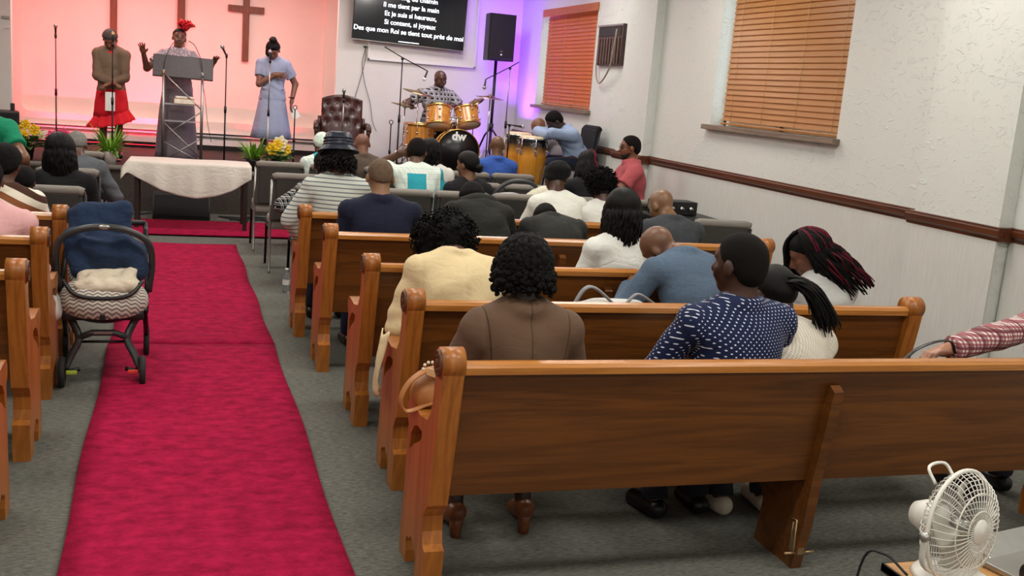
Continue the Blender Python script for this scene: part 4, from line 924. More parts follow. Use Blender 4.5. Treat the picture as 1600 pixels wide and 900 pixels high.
ho = hat.build('bucket_hat', mat('navy_leather', '#1c2233', 0.35, var=0.2, vscale=25, bump=0.2, bscale=40), I['t'])
for z in (0.022, 0.045, 0.068):
    MB().lathe([(0.1105-0.12*(z-0.02), -0.006), (0.1145-0.12*(z-0.02), 0.0), (0.1105-0.12*(z-0.02), 0.006)], I['hd']((0, -0.012, 0.065+z)), I['Rh'] @ rotx(-0.05), 32).build('hat_band', mat('navy_leather', '#1c2233', 0.35), ho)

I = person('person in a black slouchy beanie and white shirt, head bowed', 868, 281, E_+0.02, 22, 32, -6, top='#dfe0d6', sk='#4a2d20', res=0.012, w=1.08, group=GR, hands=hand_face(), bottom='#24262e', sp=(0.75, 1.3))
link('beanie', sdf_mesh('beanie', [ell_(I['hd']((0, -0.02, 0.045)), (0.098, 0.115, 0.098), I['Rh']), ell_(I['hd']((0.03, -0.085, 0.045)), (0.075, 0.065, 0.06), I['Rh'], k=0.05)], 0.01, 0, folds(0.004, 4, 60, c=[(I['hd']((0, 0.03, -0.035)), -(I['Rh'] @ np.array([0, -0.45, 0.9])))])), fabric('black_knit', '#131313', 0.95, 0.4), I['t'])

I = person('person with short black curls in white, half hidden by long straight hair', 938, 292, E_+0.03, 18, 25, 0, top='#dedfd8', sk='#4a2d20', res=0.013, group=GR, hands=hand_face(), bottom='#24262e', sp=(0.75, 1.3))
afro(I, 0.108, 0.92)

R1, RF, RG = 8.88, 9.78, 10.95
I = person('man in a white and teal plaid shirt holding his head', 652, 238, R1, 14, 28, -25, top=pattern('teal_plaid', tealplaid, 0.85), sleeve='short', sk='#55351f', res=0.0115, w=1.1, group=GR, bottom='#2a2d36', hands=(('hd', -0.125, -0.03, -0.03), (0.1, 0.3, 0.7)), poles=((-0.7, 0.5, -0.5), None), handpose=('open', 'relaxed'), handrot=(np.column_stack([[0, 0.3, 0.95], [0.98, 0.1, -0.05], [0.1, -0.95, 0.3]]), None), sp=(0.75, 1.35))
hair_cap(I, M_HAIRS, 0.014, 0.012, 0.002)
I = person('woman with a low black bun in a black top, face turned left', 730, 258, R1, 6, 6, 42, top='#17161a', sk='#7a5138', res=0.0115, w=0.95, group=GR, bottom='#1b1b1d', sp=(0.75, 1.3))
hair_cap(I, M_HAIR, 0.014, -0.005, 0.0)
link('bun', sdf_mesh('bun', [ell_(I['hd']((0.0, -0.125, -0.03)), (0.045, 0.04, 0.042), I['Rh'])], 0.009, 0, folds(0.003, 4, 90)), M_HAIR, I['t'])
I = person('woman with very long black braids in a black top', 918, 258, R1+0.04, 14, 24, -15, top='#141417', sk='#4a2d20', res=0.012, group=GR, bottom='#1b1b1d', hands=hand_face(), sp=(0.75, 1.35))
hair_cap(I, M_HAIRC, 0.014, -0.01, 0.002)
strands(I, 170, 0.30, 0.0095, (-125, 150), 0.008, M_HAIR, 'braids', rows=(0.1, 0.3, 0.55, 0.8), spread=0.05, back=0.04, lenvar=0.15, seed=11, lift=0.014, gdir=(0.12, -0.12, -1))
strands(I, 2, 0.32, 0.0080, (28, 36), 0.004, M_HAIRR, 'burgundy_braids', rows=(0.1, 0.3), spread=0.055, back=0.05, seed=12, lift=0.03, gdir=(0.12, -0.14, -1))
I = person('person in a black dress with a white grid, hidden behind the striped blouse', 506, 262, R1-0.05, 10, 25, 0, top=pattern('black_grid', plaid('#121214', '#d8d8d6', 0.05, 0.09, '#d8d8d6', 0.05, 0.05, 0.9), 0.85), topname='dress', sk='#4a2d20', res=0.013, w=1.1, group=GR, bottom=pattern('black_grid', plaid('#121214', '#d8d8d6', 0.05, 0.09, '#d8d8d6', 0.05, 0.05, 0.9), 0.85), hands=((-0.28, 0.10, 0.60), None), sp=(0.7, 1.2))
hair_cap(I, M_HAIRC, 0.014, -0.01)
I = person('woman with loose black hair facing the drums', 672, 238, RF, 8, 18, 0, top='#e0ddd6', sk='#4a2d20', res=0.013, group=GR, bottom='#1b1b1d', sp=(0.7, 1.3))
hair_cap(I, M_HAIR, 0.014, -0.01, 0.0)
strands(I, 110, 0.20, 0.0105, (-140, 140), 0.006, M_HAIR, 'long_hair', rows=(0.1, 0.3, 0.5), spread=0.012, back=0.01, seed=13)
I = person('bald man in a royal blue shirt below the bass drum', 777, 229, RG+0.05, 6, 14, -20, top='#3558a8', collar=True, sk='#6d4a30', res=0.012, w=1.1, group=GR, bottom='#24262e', sp=(0.75, 1.35))
I = person('bald man in a brown suit below the leather chair', 566, 226, RG+0.02, 14, 24, 0, top='#54463c', topname='suit_jacket', collar=True, sk='#7a4f3a', res=0.013, w=1.15, group=GR, bottom='#463a32', sp=(0.7, 1.35))
I = person('person in a pale teal print beside the navy bucket hat', 503, 226, RG+0.05, 16, 28, 0, top=pattern('teal_plaid', tealplaid, 0.85), sk='#5a3826', res=0.014, group=GR, bottom='#2a2d36', sp=(0.7, 1.3))
hair_cap(I, mat('pale_green_wrap', '#cfe0d0', 0.8, var=0.2, vscale=30), 0.018, -0.01)
I = person('bearded man in glasses and a coral polo sitting sideways by the wall', 984, 231, 9.45, 4, 6, 0, rot=78, top='#b0545a', collar=True, sleeve='short', topname='polo_shirt', sk='#7a4c33', res=0.0105, w=1.14, group=GR, bottom='#2a2d36', hz=0.62, hands=((-0.10, 0.42, 0.92), (0.08, 0.42, 0.92)), sp=(0.8, 1.4), face=True)
hair_cap(I, M_HAIRS, 0.008, 0.026, 0.001)
def beard(I, m=None):
    link('beard', sdf_mesh('beard', [ell_(I['hd']((0, 0.022, -0.042)), np.array((0.059, 0.068, 0.074))*I['hs'], I['Rh'], k=0.03), ell_(I['hd']((0, 0.055, -0.088)), np.array((0.028, 0.026, 0.022))*I['hs'], I['Rh'], k=0.02), ell_(I['hd']((0, 0.083, -0.058)), np.array((0.025, 0.013, 0.015))*I['hs'], I['Rh'], k=0.008)], 0.0065, 0.0035,
         folds(0.0008, 3, 200, c=[(I['hd']((0, 0.088, -0.066)), I['Rh'] @ np.array([0, 0.35, 0.94])), (I['hd']((0, -0.01, -0.05)), I['Rh'] @ np.array([0, -1.0, 0.0]))])), m or mat('beard_hair', '#20150f', 0.85, var=0.4, vscale=80), I['body'])
def glasses(I):
    g = MB(); hd = I['hd']; ring = lambda c: [hd(np.array(c)+np.array([0.022*math.cos(t), 0, 0.017*math.sin(t)])) for t in np.arange(16)*math.pi/8]
    for sx in (-1, 1):
        g.tube(ring((sx*0.032, 0.094, 0.004)), 0.0022, 6, closed=True); g.tube([hd((sx*0.054, 0.094, 0.010)), hd((sx*0.078, 0.06, 0.012)), hd((sx*0.084, -0.005, 0.010))], 0.0022, 6)
    g.tube([hd((-0.010, 0.095, 0.008)), hd((0.010, 0.095, 0.008))], 0.0022, 6); g.build('glasses', M_BLACKM, I['t'])
beard(I); glasses(I)
sto = thing('stool', 'small dark stool under the man in the coral polo', 'stool', I['base']); MB().lathe([(0, 0.52), (0.17, 0.52), (0.18, 0.50), (0.18, 0.47), (0, 0.47)], n=24).build('seat', M_BLACK, sto)
for a in (45, 135, 225, 315): MB().cyl((0.12*math.cos(math.radians(a)), 0.12*math.sin(math.radians(a)), 0.48), (0.18*math.cos(math.radians(a)), 0.18*math.sin(math.radians(a)), 0), 0.012, n=8).build('leg', M_BLACKM, sto)

# ---- left side
I = person('person in a pale pink shirt at the left edge, head out of the photo', -22, 282, 5.94, 8, 15, 0, top='#dba9a9', sk='#5a3826', res=0.0115, w=1.12, shoulders=1.05, group=GR, bottom='#2a2d36', sp=(0.75, 1.3))
hair_cap(I, M_HAIRS, 0.010, 0.01, 0.001)
I = person('person with short black hair in a brown and cream striped sweater', 8, 258, 6.83, 6, 12, -8, top=pattern('chevron_sweater', chevron, 0.95), topname='sweater', collar='#d9d0bb', sk='#5a3826', res=0.0115, w=1.1, group=GR, bottom='#2a2d36', sp=(0.75, 1.35))
hair_cap(I, M_HAIRC, 0.022, -0.015, 0.004)
I = person('small child whose dark head shows over the striped sweater', 36, 285, 7.25, 8, 20, 0, top='#3a3230', sk='#4a2d20', res=0.014, w=0.72, hs=0.86, group=GR, bottom='#2a2d36', sp=(0.4, 1.0), shoulders=0.8, knee=(0.08, 0.30, 0.5))
hair_cap(I, M_HAIRC, 0.012, -0.005, 0.002)
I = person('woman with long straight black hair in a black top, left of the aisle', 94, 238, 8.03, 8, 10, 0, top='#141416', sk='#5a3826', res=0.0115, w=1.15, group=GR, bottom='#1b1b1d', sp=(0.75, 1.35), shoulders=1.05)
hair_cap(I, M_HAIR, 0.020, -0.015, 0.0)
strands(I, 260, 0.22, 0.011, (-150, 150), 0.006, M_HAIR, 'long_hair', rows=(0.1, 0.3, 0.5), spread=0.018, back=0.015, lenvar=0.2, end=0.35, seed=14, lift=0.018)
I = person('man in a grey suit leaning forward beside the long-haired woman', 120, 228, 9.30, 28, 35, 10, top='#5a5e63', topname='suit_jacket', sk='#5a3826', res=0.0125, w=1.1, group=GR, hands=((0.05, 0.42, 0.70), (0.16, 0.42, 0.66)), bottom='#55565a', sp=(0.7, 1.3))
hair_cap(I, mat('grey_hair', '#7b7772', 0.8, var=0.3, vscale=60), 0.010, 0.005, 0.001)
I = person('person in a green T-shirt at the left edge, only an arm in view', -30, 150, 8.0, 4, 5, 0, stand=True, hz=0.93, top='#0f7f5c', sleeve='short', sk='#7a5138', res=0.0125, w=1.05, group=GR, hands=(None, (0.30, 0.05, 0.95)), bottom='#1b1b1d', sp=(0.8, 1.2))
hair_cap(I, M_HAIRC, 0.012, 0.0, 0.002)

# ================================================================== on the stage
ST = 'people on the stage'
def skirt(I, name, m, prof, ripple=0.0, nr=9, asym=None, n=72, thick=0.004, ruffle=None):
    """hanging skirt: prof = (z, rx, ry) from waist to hem"""
    G = np.zeros((len(prof), n+1, 3))
    for i, (z, rx, ry) in enumerate(prof):
        f = i/(len(prof)-1)
        for j in range(n+1):
            a = 2*math.pi*j/n; rr = 1+ripple*f*math.sin(nr*a+0.7)
            zz = z+(asym(a)*f if asym else 0); G[i, j] = (rx*rr*math.cos(a), ry*rr*math.sin(a)+0.01, zz)
    return MB().sheet(G, True, thick).build(name, m, I['t'])
hzs = 0.92
# woman in brown jacket and red skirt
I = person('woman in a brown tweed jacket and red ruffled skirt, head bowed, on stage', 172, 62, 14.45, 3, 42, -8, rot=180, stand=True, hz=0.88, bz=STAGE_Z, top=pattern('tweed', heather('#5d4a3a', '#8a7562'), 0.95), topname='jacket', sk='#7a4c36', res=0.0105, w=0.98, group=ST, legs=None, hands=((0.02, 0.22, 0.96), (-0.03, 0.22, 0.98)), poles=((-1, -0.6, -0.4), (1, -0.6, -0.4)), handpose=('grip', 'grip'), sp=(0.75, 1.2), face=True, shoes='#2a1a18')
hair_cap(I, hair_mat('grey_brown_hair', '#4a4440', 0.6, (40, 40, 10)), 0.020, -0.002, 0.002)
M_REDSK = fabric('scarlet_cloth', '#d81e2c', 0.8, 0.2)
sw = skirt(I, 'skirt', M_REDSK, [(0.97, 0.150, 0.115), (0.86, 0.185, 0.140), (0.72, 0.205, 0.155), (0.64, 0.210, 0.16), (0.58, 0.218, 0.165)], 0.03, 8, lambda a: 0.05*math.sin(a-2.2))
G = np.zeros((5, 97, 3))
for i, (z, r) in enumerate(((0.60, 0.215), (0.56, 0.23), (0.52, 0.255), (0.485, 0.28), (0.46, 0.295))):
    for j in range(97):
        a = 2*math.pi*j/96; rr = r*(1+0.06*(i/4)*math.sin(13*a)); G[i, j] = (rr*math.cos(a), 0.78*rr*math.sin(a)+0.01, z+0.07*math.sin(a-2.2)+0.006*math.sin(13*a+1))
MB().sheet(G, True, 0.004).build('ruffle', M_REDSK, sw)
bl = MB(); bl.box((0, 0.118, 1.30), (0.06, 0.02, 0.16), rotx(0.1), bev=0.008); bl.build('red_blouse', M_REDSK, I['t'])
MB().box((-0.0, 0.235, 0.74), (0.12, 0.012, 0.24), rotz(0.05)).build('paper', mat('white_paper', '#eceae6', 0.8, var=0.02), I['t'])
for dx in (-0.05, 0.06): MB().box((0.09+dx*0.6, 0.175, 0.88-abs(dx)*0.4), (0.07, 0.015, 0.035), roty(dx*9), bev=0.005).build('sash_bow', M_REDSK, sw)

# preacher
I = person('preacher in a mauve sequinned gown and red fascinator behind the lectern, arms raised', 280, 60, 14.25, 0, -4, 6, hroll=-6, rot=180, stand=True, hz=0.93, bz=STAGE_Z, top=pattern('mauve_sequin', sequin, 0.5), sleeve='short', topname='gown_bodice', sk='#6b4230', res=0.0095, w=1.10, group=ST, legs=None, hands=(('px', 333, 99, 14.02), ('px', 224, 82, 14.0)), poles=((-0.3, -0.4, -1), (0.3, -0.4, -1)), handpose=('open', 'open'), sp=(0.8, 1.3), face=True, shoulders=1.0, shoes='#2a1a18')
hair_cap(I, M_HAIR, 0.014, 0.018, 0.001)
skirt(I, 'gown_skirt', fabric('mauve_satin', '#7d7078', 0.45, 0.2), [(1.05, 0.165, 0.13), (0.92, 0.195, 0.155), (0.70, 0.225, 0.175), (0.40, 0.25, 0.20), (0.15, 0.265, 0.215), (0.03, 0.275, 0.225)], 0.03, 7)
fa = MB(); rs = np.random.default_rng(5); cpt = I['hd']((-0.055, 0.03, 0.118))
for k in range(16):
    a = k*2.4; G = np.zeros((5, 5, 3)); L = 0.10+0.06*rs.random(); R = rotz(a) @ roty(-0.5-0.6*rs.random())
    for i in range(5):
        for j in range(5): s, t = i/4, (j/4-0.5); G[i, j] = cpt+I['Rh'] @ R @ np.array([L*s, t*0.12*math.sin(0.3+2.4*s), 0.03*math.sin(3*s)+0.025*math.sin(9*t+k)])
    fa.sheet(G, True, 0.002)
for k in range(5): fa.tube([cpt, cpt+I['Rh'] @ np.array([-0.03-0.02*k*0.5, 0.0, 0.07]), cpt+I['Rh'] @ np.array([-0.11+0.03*k, 0.02*k-0.04, 0.03-0.02*k])], 0.002, 4)
fa.build('fascinator', mat('red_tulle', '#e22530', 0.7, var=0.15), I['t'])

# woman in blue dress
I = person('woman in a pale blue shirt dress with one hand on her chest, head bowed', 427, 79, 14.6, 2, 40, -14, rot=180, stand=True, hz=0.90, bz=STAGE_Z, top='#9ba3bd', sleeve='short', topname='dress_bodice', collar=True, sk='#7d5240', res=0.0095, w=1.0, group=ST, legs=None, hands=((-0.26, 0.08, 0.90), (-0.02, 0.17, 1.24)), poles=((-0.8, -0.6, -0.3), (1, -0.2, -0.8)), handpose=('relaxed', 'open'), handrot=(None, np.column_stack([[0, 0.2, 0.98], [-1.0, 0.05, 0.0], [-0.05, -0.98, 0.2]])), sp=(0.75, 1.2), face=True, shoes='#8a7a6c')
hair_cap(I, M_HAIR, 0.020, 0.0, 0.0); link('top_knot', sdf_mesh('top_knot', [ell_(I['hd']((0.0, -0.05, 0.135)), (0.055, 0.055, 0.045), I['Rh'])], 0.009, 0, folds(0.003, 4, 90)), M_HAIR, I['t'])
strands(I, 60, 0.06, 0.008, (60, 175), 0.004, M_HAIR, 'side_hair', rows=(0.2, 0.5), spread=0.005, back=-0.02, seed=21)
sk2 = skirt(I, 'dress_skirt', fabric('cloth_9ba3bd', '#9ba3bd'), [(1.06, 0.135, 0.105), (0.98, 0.150, 0.115), (0.85, 0.19, 0.145), (0.65, 0.225, 0.175), (0.50, 0.255, 0.20), (0.36, 0.28, 0.215)], 0.035, 9)
for k in range(7): MB().ball((0.01, 0.13+0.012*k, 0.98-0.075*k), (0.007, 0.004, 0.007), 8).build('button', M_BLACK, sk2)
MB().box((0, 0.0, 1.05), (0.29, 0.235, 0.035), bev=0.015).build('belt', fabric('cloth_9ba3bd', '#9ba3bd'), sk2)
MB().tube([(-0.255+0.036*math.cos(t), 0.075+0.036*math.sin(t), 0.945) for t in np.arange(12)*math.pi/6], 0.008, 6, closed=True).build('wristwatch', M_BLACK, I['t'])
MB().box((-0.30, 0.13, 0.74), (0.10, 0.008, 0.16), roty(0.5) @ rotx(0.2)).build('paper', mat('white_paper', '#eceae6', 0.8, var=0.02), I['t'])

# drummer
I = person('bearded bald drummer in a black and white checked shirt', 688, 124, 13.95, 6, 16, 22, rot=180, hz=0.58+0.12, bz=STAGE_Z, top=pattern('black_check', plaid('#16161a', '#e4e2e6', 0.062, 0.26, '#8a8890', 0.062, 0.5, 0.75), 0.85), sleeve='short', collar=True, sk='#4d2f22', res=0.0105, w=1.15, group=ST, bottom='#20222c', hands=(('px', 712, 166, 13.62), ('px', 640, 163, 13.70)), poles=((-1, -0.6, -0.5), (1, -0.5, -0.6)), handpose=('grip', 'grip'), sp=(0.75, 1.35), face=True, shoulders=1.05)
beard(I); DRUMMER = I['base']
th_ = thing('drum_throne', 'round black drum throne under the drummer', 'stool', (I['base'][0], I['base'][1], STAGE_Z+0.12)); MB().lathe([(0, 0.50), (0.15, 0.50), (0.165, 0.48), (0.165, 0.43), (0, 0.42)], n=24).build('seat', M_BLACK, th_)
MB().cyl((0, 0, 0.10), (0, 0, 0.43), 0.02, n=10).build('post', M_CHROME, th_)
for a in (90, 210, 330): MB().tube([(0, 0, 0.18), (0.22*math.cos(math.radians(a)), 0.22*math.sin(math.radians(a)), 0.0)], 0.012, 8).build('leg', M_CHROME, th_)

# conga player and the man behind him
I = person('man in glasses and a light blue shirt leaning over the conga, head on his arms', 866, 190, 11.42, 30, 46, 0, rot=92, na=55, hz=0.52, bz=STAGE_Z, kneew=0.23, top='#93a5c4', collar=True, sk='#3d261c', res=0.0105, w=1.02, group=ST, bottom='#1b2136', hands=((0.02, 0.36, 0.80), (-0.02, 0.38, 0.79)), poles=((-1, 0.1, 0.1), (1, 0.1, 0.1)), handpose=('relaxed', 'relaxed'), sp=(0.7, 1.25))
hair_cap(I, M_HAIRS, 0.010, 0.012, 0.001); glasses(I)
I = person('bald man in grey bent beside the conga, behind the light blue shirt', 842, 200, 12.35, 34, 40, 0, rot=60, hz=0.50, bz=STAGE_Z, top='#8b8288', sk='#7a4f3a', res=0.0125, group=ST, bottom='#2a2d36', hands=hand_face(0.08, 0.42, 0.7), sp=(0.5, 1.25))

# ================================================================== stage furniture
M_CROSS = wood('cross_walnut', '#5a3522', '#7d4e33', axis=2, rough=0.5, coat=0)
def cross(label, x, wv, z0, z1, zb, wb):
    t = thing('wooden_cross', label, 'cross', (x, ALC_Y+0.12, z0)); MB().box((0, 0, (z1-z0)/2), (wv, 0.05, z1-z0), bev=0.004).build('upright', M_CROSS, t)
    MB().box((0, -0.005, zb-z0), (wb, 0.05, wv), bev=0.004).build('crossbar', M_CROSS, t)
cross('small wooden cross on the stage wall above the woman in blue, fully seen', 0.905, 0.098, 1.95, 3.3, 2.74, 0.545)
cross('large wooden cross rising behind the preacher, top out of the photo', -0.06, 0.112, 1.75, 3.45, 3.12, 0.75)
cross('wooden cross behind the woman in red, top out of the photo', -1.03, 0.100, 1.70, 3.4, 2.98, 0.545)

# led bars that wash the wall red, and the violet one in the corner
def led_bar(label, loc, col, power, length=0.5, rot=(math.pi, 0, 0), hexc='#ff2038', spread=math.pi):
    t = thing('led_uplight', label, 'stage light', loc, 0, 'stage uplights'); MB().box((0, 0, 0.02), (length+0.04, 0.05, 0.04), bev=0.006).build('housing', M_BLACK, t)
    MB().box((0, 0, 0.043), (length, 0.03, 0.006)).build('lens', mat('led_lens_'+hexc[1:], hexc, 0.4, var=0, emit=(hexc, 2.0)), t)
    o = area_light('led_light', (loc[0], loc[1], loc[2]+0.05), (length, 0.03), power, col, rot, spread); return t
RED = (1.0, 0.025, 0.06)
led_bar('red led bar on the stage floor left of the woman in red', (-1.60, ALC_Y-0.25, STAGE_Z), RED, 30, 0.9, spread=2.1)
led_bar('red led bar on the stage floor between the woman in red and the lectern', (-0.45, ALC_Y-0.25, STAGE_Z), RED, 46, 0.8, spread=2.1)
led_bar('red led bar on the stage floor behind the woman in blue', (1.30, ALC_Y-0.25, STAGE_Z), RED, 7, 0.6, spread=2.1)
led_bar('violet led bar in the corner behind the congas', (4.66, 14.25, STAGE_Z), (0.30, 0.05, 1.0), 42, 0.10, (math.pi, 0.10, 0), '#7a30ff', 1.1)
led_bar('violet led bar on the floor behind the loudspeaker', (4.15, 14.72, STAGE_Z), (0.30, 0.08, 1.0), 3.5, 0.3, (math.pi, 0, 0), '#7a30ff', 1.0)

# lectern
LY = 13.78
a = P(254, 235, LY); b = P(314, 238, LY); lx = (a[0]+b[0])/2; hw = (b[0]-a[0])/2
L_ = thing('lectern', 'silver truss lectern with a dark slanted desk in front of the preacher', 'lectern', (lx, LY, STAGE_Z))
ztop = P(285, 108, LY)[2]-STAGE_Z
def post(x, y, z0, z1, r=0.014): MB().cyl((x, y, z0), (x, y, z1), r, n=10).build('post', M_STEEL, L_)
for sx in (-1, 1):
    post(sx*hw, 0, 0.03, ztop-0.02, 0.018); post(sx*hw, 0.22, 0.03, ztop+0.05, 0.016)
    for z0, z1 in ((0.05, 0.35), (0.35, 0.65), (0.65, 0.95)): MB().cyl((sx*hw, 0, z0), (sx*hw, 0.22, z1), 0.006, n=8).build('side_strut', M_STEEL, L_)
zz = [0.05, 0.42, 0.80, ztop-0.05]
for p0, p1 in (((-hw, 0.05), (hw, 0.36)), ((hw, 0.05), (-hw, 0.30)), ((-hw, 0.36), (hw, 0.70)), ((-hw, 0.55), (hw, 0.10)), ((hw, 0.72), (-hw, ztop-0.06))):
    MB().cyl((p0[0], -0.005, p0[1]), (p1[0], -0.005, p1[1]), 0.008, n=8).build('truss_strut', M_STEEL, L_)
MB().box((0, 0.11, 0.775), (2*hw-0.03, 0.22, 0.012)).build('shelf', mat('clear_acrylic', '#cfcfd2', 0.2, var=0.02, alpha=0.6), L_)
MB().box((0, 0.11, 0.56), (2*hw-0.03, 0.22, 0.010)).build('shelf', mat('clear_acrylic', '#cfcfd2', 0.2, var=0.02, alpha=0.6), L_)
MB().box((0, 0.10, 0.015), (2*hw+0.18, 0.40, 0.03), bev=0.008).build('base_plate', M_BLACKM, L_)
dk = MB().box((0, 0.08, ztop+0.02), (0.74, 0.035, 0.30), roty(0.02) @ rotx(-0.45), bev=0.008).build('desk', mat('dark_lectern_top', '#3d383a', 0.5, var=0.15, vscale=30), L_)
for sx in (-1, 1):
    MB().tube(spline([(sx*(hw+0.0), -0.02, ztop-0.05), (sx*(hw-0.02), 0.02, ztop+0.12), (sx*0.14, 0.12, ztop+0.30), (sx*0.06, 0.16, ztop+0.36)], 5), 0.005, 6).build('gooseneck_mic', M_BLACKM, L_)
    MB().ball((sx*hw, -0.06, ztop-0.06), (0.02, 0.02, 0.035), 10).build('microphone_cap', M_BRASS if sx < 0 else M_STEEL, L_)
bk = thing('book', 'thick tan hardcover book lying on the lectern shelf', 'book', (lx+0.02, LY+0.08, STAGE_Z+0.782))
MB().box((0, 0, 0.035), (0.26, 0.18, 0.07), bev=0.006).build('cover', mat('tan_cover', '#b98a5c', 0.6), bk); MB().box((0.004, -0.004, 0.035), (0.25, 0.176, 0.056)).build('pages', mat('page_edges', '#e9dfcd', 0.8), bk)
bk2 = thing('book', 'slim white book on top of the tan book on the lectern', 'book', (lx+0.02, LY+0.08, STAGE_Z+0.854)); MB().box((0, 0, 0.012), (0.22, 0.15, 0.024), rotz(0.1), bev=0.004).build('cover', M_WHITE, bk2); MB().box((0, 0, 0.012), (0.215, 0.153, 0.016), rotz(0.1)).build('pages', mat('page_edges', '#e9dfcd', 0.8), bk2)

# microphone stands
def mic(parent, p, d, m_head=None, L=0.16):
    d = np.array(d, float)/np.linalg.norm(d); R = align(d); p = np.array(p, float)
    mm = MB().lathe([(0.0, 0.0), (0.010, 0.0), (0.014, L*0.65), (0.017, L*0.72), (0.0, L*0.72)], p, R, 12).build('microphone', M_BLACK, parent)
    MB().lathe([(0.0, L*0.70), (0.020, L*0.72), (0.026, L*0.82), (0.024, L*0.94), (0.012, L*1.03), (0.0, L*1.05)], p, R, 12).build('mic_grille', m_head or M_STEEL, mm)
def mic_stand(label, x, z0, y, ztop, tilt=(0, -0.3, 1.0), base='round', mcol=None, pole=None, has_mic=True, boom=None, group='microphone stands', head=None):
    """boom = list of local points for an arm; otherwise a straight stand"""
    t = thing('microphone_stand', label, 'mic stand', (x, y, z0), 0, group); H = ztop-z0
    if base == 'round': MB().lathe([(0, 0.03), (0.03, 0.03), (0.11, 0.018), (0.125, 0.0), (0, 0.0)], n=24).build('base', M_BLACKM, t)
    else:
        for k in range(3):
            aa = 0.5+k*2.094; MB().tube([(0, 0, 0.16), (0.30*math.cos(aa), 0.30*math.sin(aa), 0.008)], 0.008, 6).build('tripod_leg', M_BLACKM, t)
    MB().cyl((0, 0, 0.0), (0, 0, H*0.52), 0.0115, n=10).build('lower_pole', pole or M_BLACKM, t); MB().cyl((0, 0, H*0.5), (0, 0, H), 0.008, n=10).build('upper_pole', pole or M_BLACKM, t)
    MB().cyl((0, 0, H*0.49), (0, 0, H*0.55), 0.017, n=10).build('height_clutch', M_BLACK, t)
    if boom is not None:
        MB().tube(boom, 0.007, 8).build('boom_arm', M_BLACKM, t); MB().ball((0, 0, H), 0.02, 10).build('boom_clamp', M_BLACK, t); tip = np.array(boom[-1])
        if has_mic: mic(t, tip, head or (0.2, 0, -1), mcol, 0.13)
    elif has_mic:
        MB().cyl((0, 0, H-0.02), (0, -0.01, H+0.03), 0.016, n=10).build('mic_clip', M_BLACK, t); mic(t, (0, 0, H), tilt, mcol)
    else:
        MB().tube([(0.025*math.cos(q), 0, H+0.025+0.025*math.sin(q)) for q in np.arange(14)*2*math.pi/14], 0.006, 6, closed=True).build('mic_clip', M_BLACK, t)
    return t
def stand_px(label, x, ymic, Y, **k):
    p = P(x, ymic+8, Y); return mic_stand(label, p[0], k.pop('z0', STAGE_Z), Y, p[2], **k)
stand_px('slim microphone stand alone at the left of the stage', 87, 49, 14.95, pole=mat('dull_metal', '#6a5553', 0.4, 0.6), tilt=(0.02, -0.25, 1))
stand_px('black microphone stand in front of the woman in red', 176, 62, 13.95, tilt=(0, 0.25, 1), mcol=M_BRASS)
stand_px('black microphone stand right of the lectern with its microphone tipped left', 354, 80, 13.95, tilt=(-0.45, -0.4, 0.9))
stand_px('silver-topped microphone stand in front of the woman in blue', 422, 88, 14.1, pole=M_STEEL, tilt=(0.0, 0.4, 1))
stand_px('short black stand with an empty round clip right of the woman in blue', 461, 163, 13.55, has_mic=False)
stand_px('silver microphone stand in front of the leather chair', 537, 150, 13.35, pole=M_STEEL, tilt=(0, 0.1, 1))
stand_px('small black stand with an empty clip beside the floor tom', 611, 186, 13.0, has_mic=False, base='tripod')
p7 = P(629, 92, 12.95)
mic_stand('tall black boom stand reaching over the drummer from the left', p7[0], STAGE_Z, 12.95, p7[2], base='tripod', boom=[P(601, 73, 12.9)-np.array([p7[0], 12.95, STAGE_Z]), P(629, 90, 12.93)-np.array([p7[0], 12.95, STAGE_Z]), P(668, 111, 13.1)-np.array([p7[0], 12.95, STAGE_Z])], head=(-0.35, 0, -1), mcol=M_WHITE)
p8 = P(797, 107, 13.3)
mic_stand('black boom stand reaching left under the loudspeaker', p8[0], STAGE_Z, 13.3, p8[2], base='tripod', boom=[P(811, 97, 13.3)-np.array([p8[0], 13.3, STAGE_Z]), P(797, 105, 13.28)-np.array([p8[0], 13.3, STAGE_Z]), P(759, 124, 13.4)-np.array([p8[0], 13.3, STAGE_Z])], head=(-0.1, 0, -1), pole=M_STEEL)
p9 = P(796, 196, 11.75)
mic_stand('low black stand holding a microphone level over the conga', p9[0], STAGE_Z, 11.75, p9[2], base='tripod', boom=[P(790, 194, 11.75)-np.array([p9[0], 11.75, STAGE_Z]), P(803, 196, 11.72)-np.array([p9[0], 11.75, STAGE_Z])], head=(1, 0, -0.08))

# leather chair
M_OXB = mat('oxblood_leather', '#3f1c1a', 0.28, var=0.3, vscale=12, bump=0.15, bscale=60, spec=0.6); M_DKW = wood('dark_chair_wood', '#2c1610', '#4f2b1c', axis=2)
pc = P(534, 180, 13.75); ch = thing('leather_armchair', 'oxblood tufted leather armchair with wooden arms on the stage', 'armchair', (pc[0], 13.75, STAGE_Z), math.pi-0.1)
zt = P(534, 148, 13.75)[2]-STAGE_Z
n, m = 22, 20; Gf = np.zeros((n, m, 3))
for i in range(n):
    for j in range(m):
        s, t = i/(n-1), j/(m-1)*2-1; z = 0.42+s*(zt-0.42-0.06*abs(t)**2); d = 0
        for r_ in range(3):
            for c_ in range(4):
                bx = (c_-1.5)*0.5+(0.25 if r_ % 2 else 0); bz_ = 0.45+0.2*r_; d += 0.035*math.exp(-(((t-bx)/0.13)**2+((s-bz_)/0.07)**2))
        Gf[i, j] = (t*0.27, 0.06-d+0.05*math.cos(t*1.4)-0.10*s, z)
bkp = MB().sheet(Gf, True, 0.12).build('backrest', M_OXB, ch)
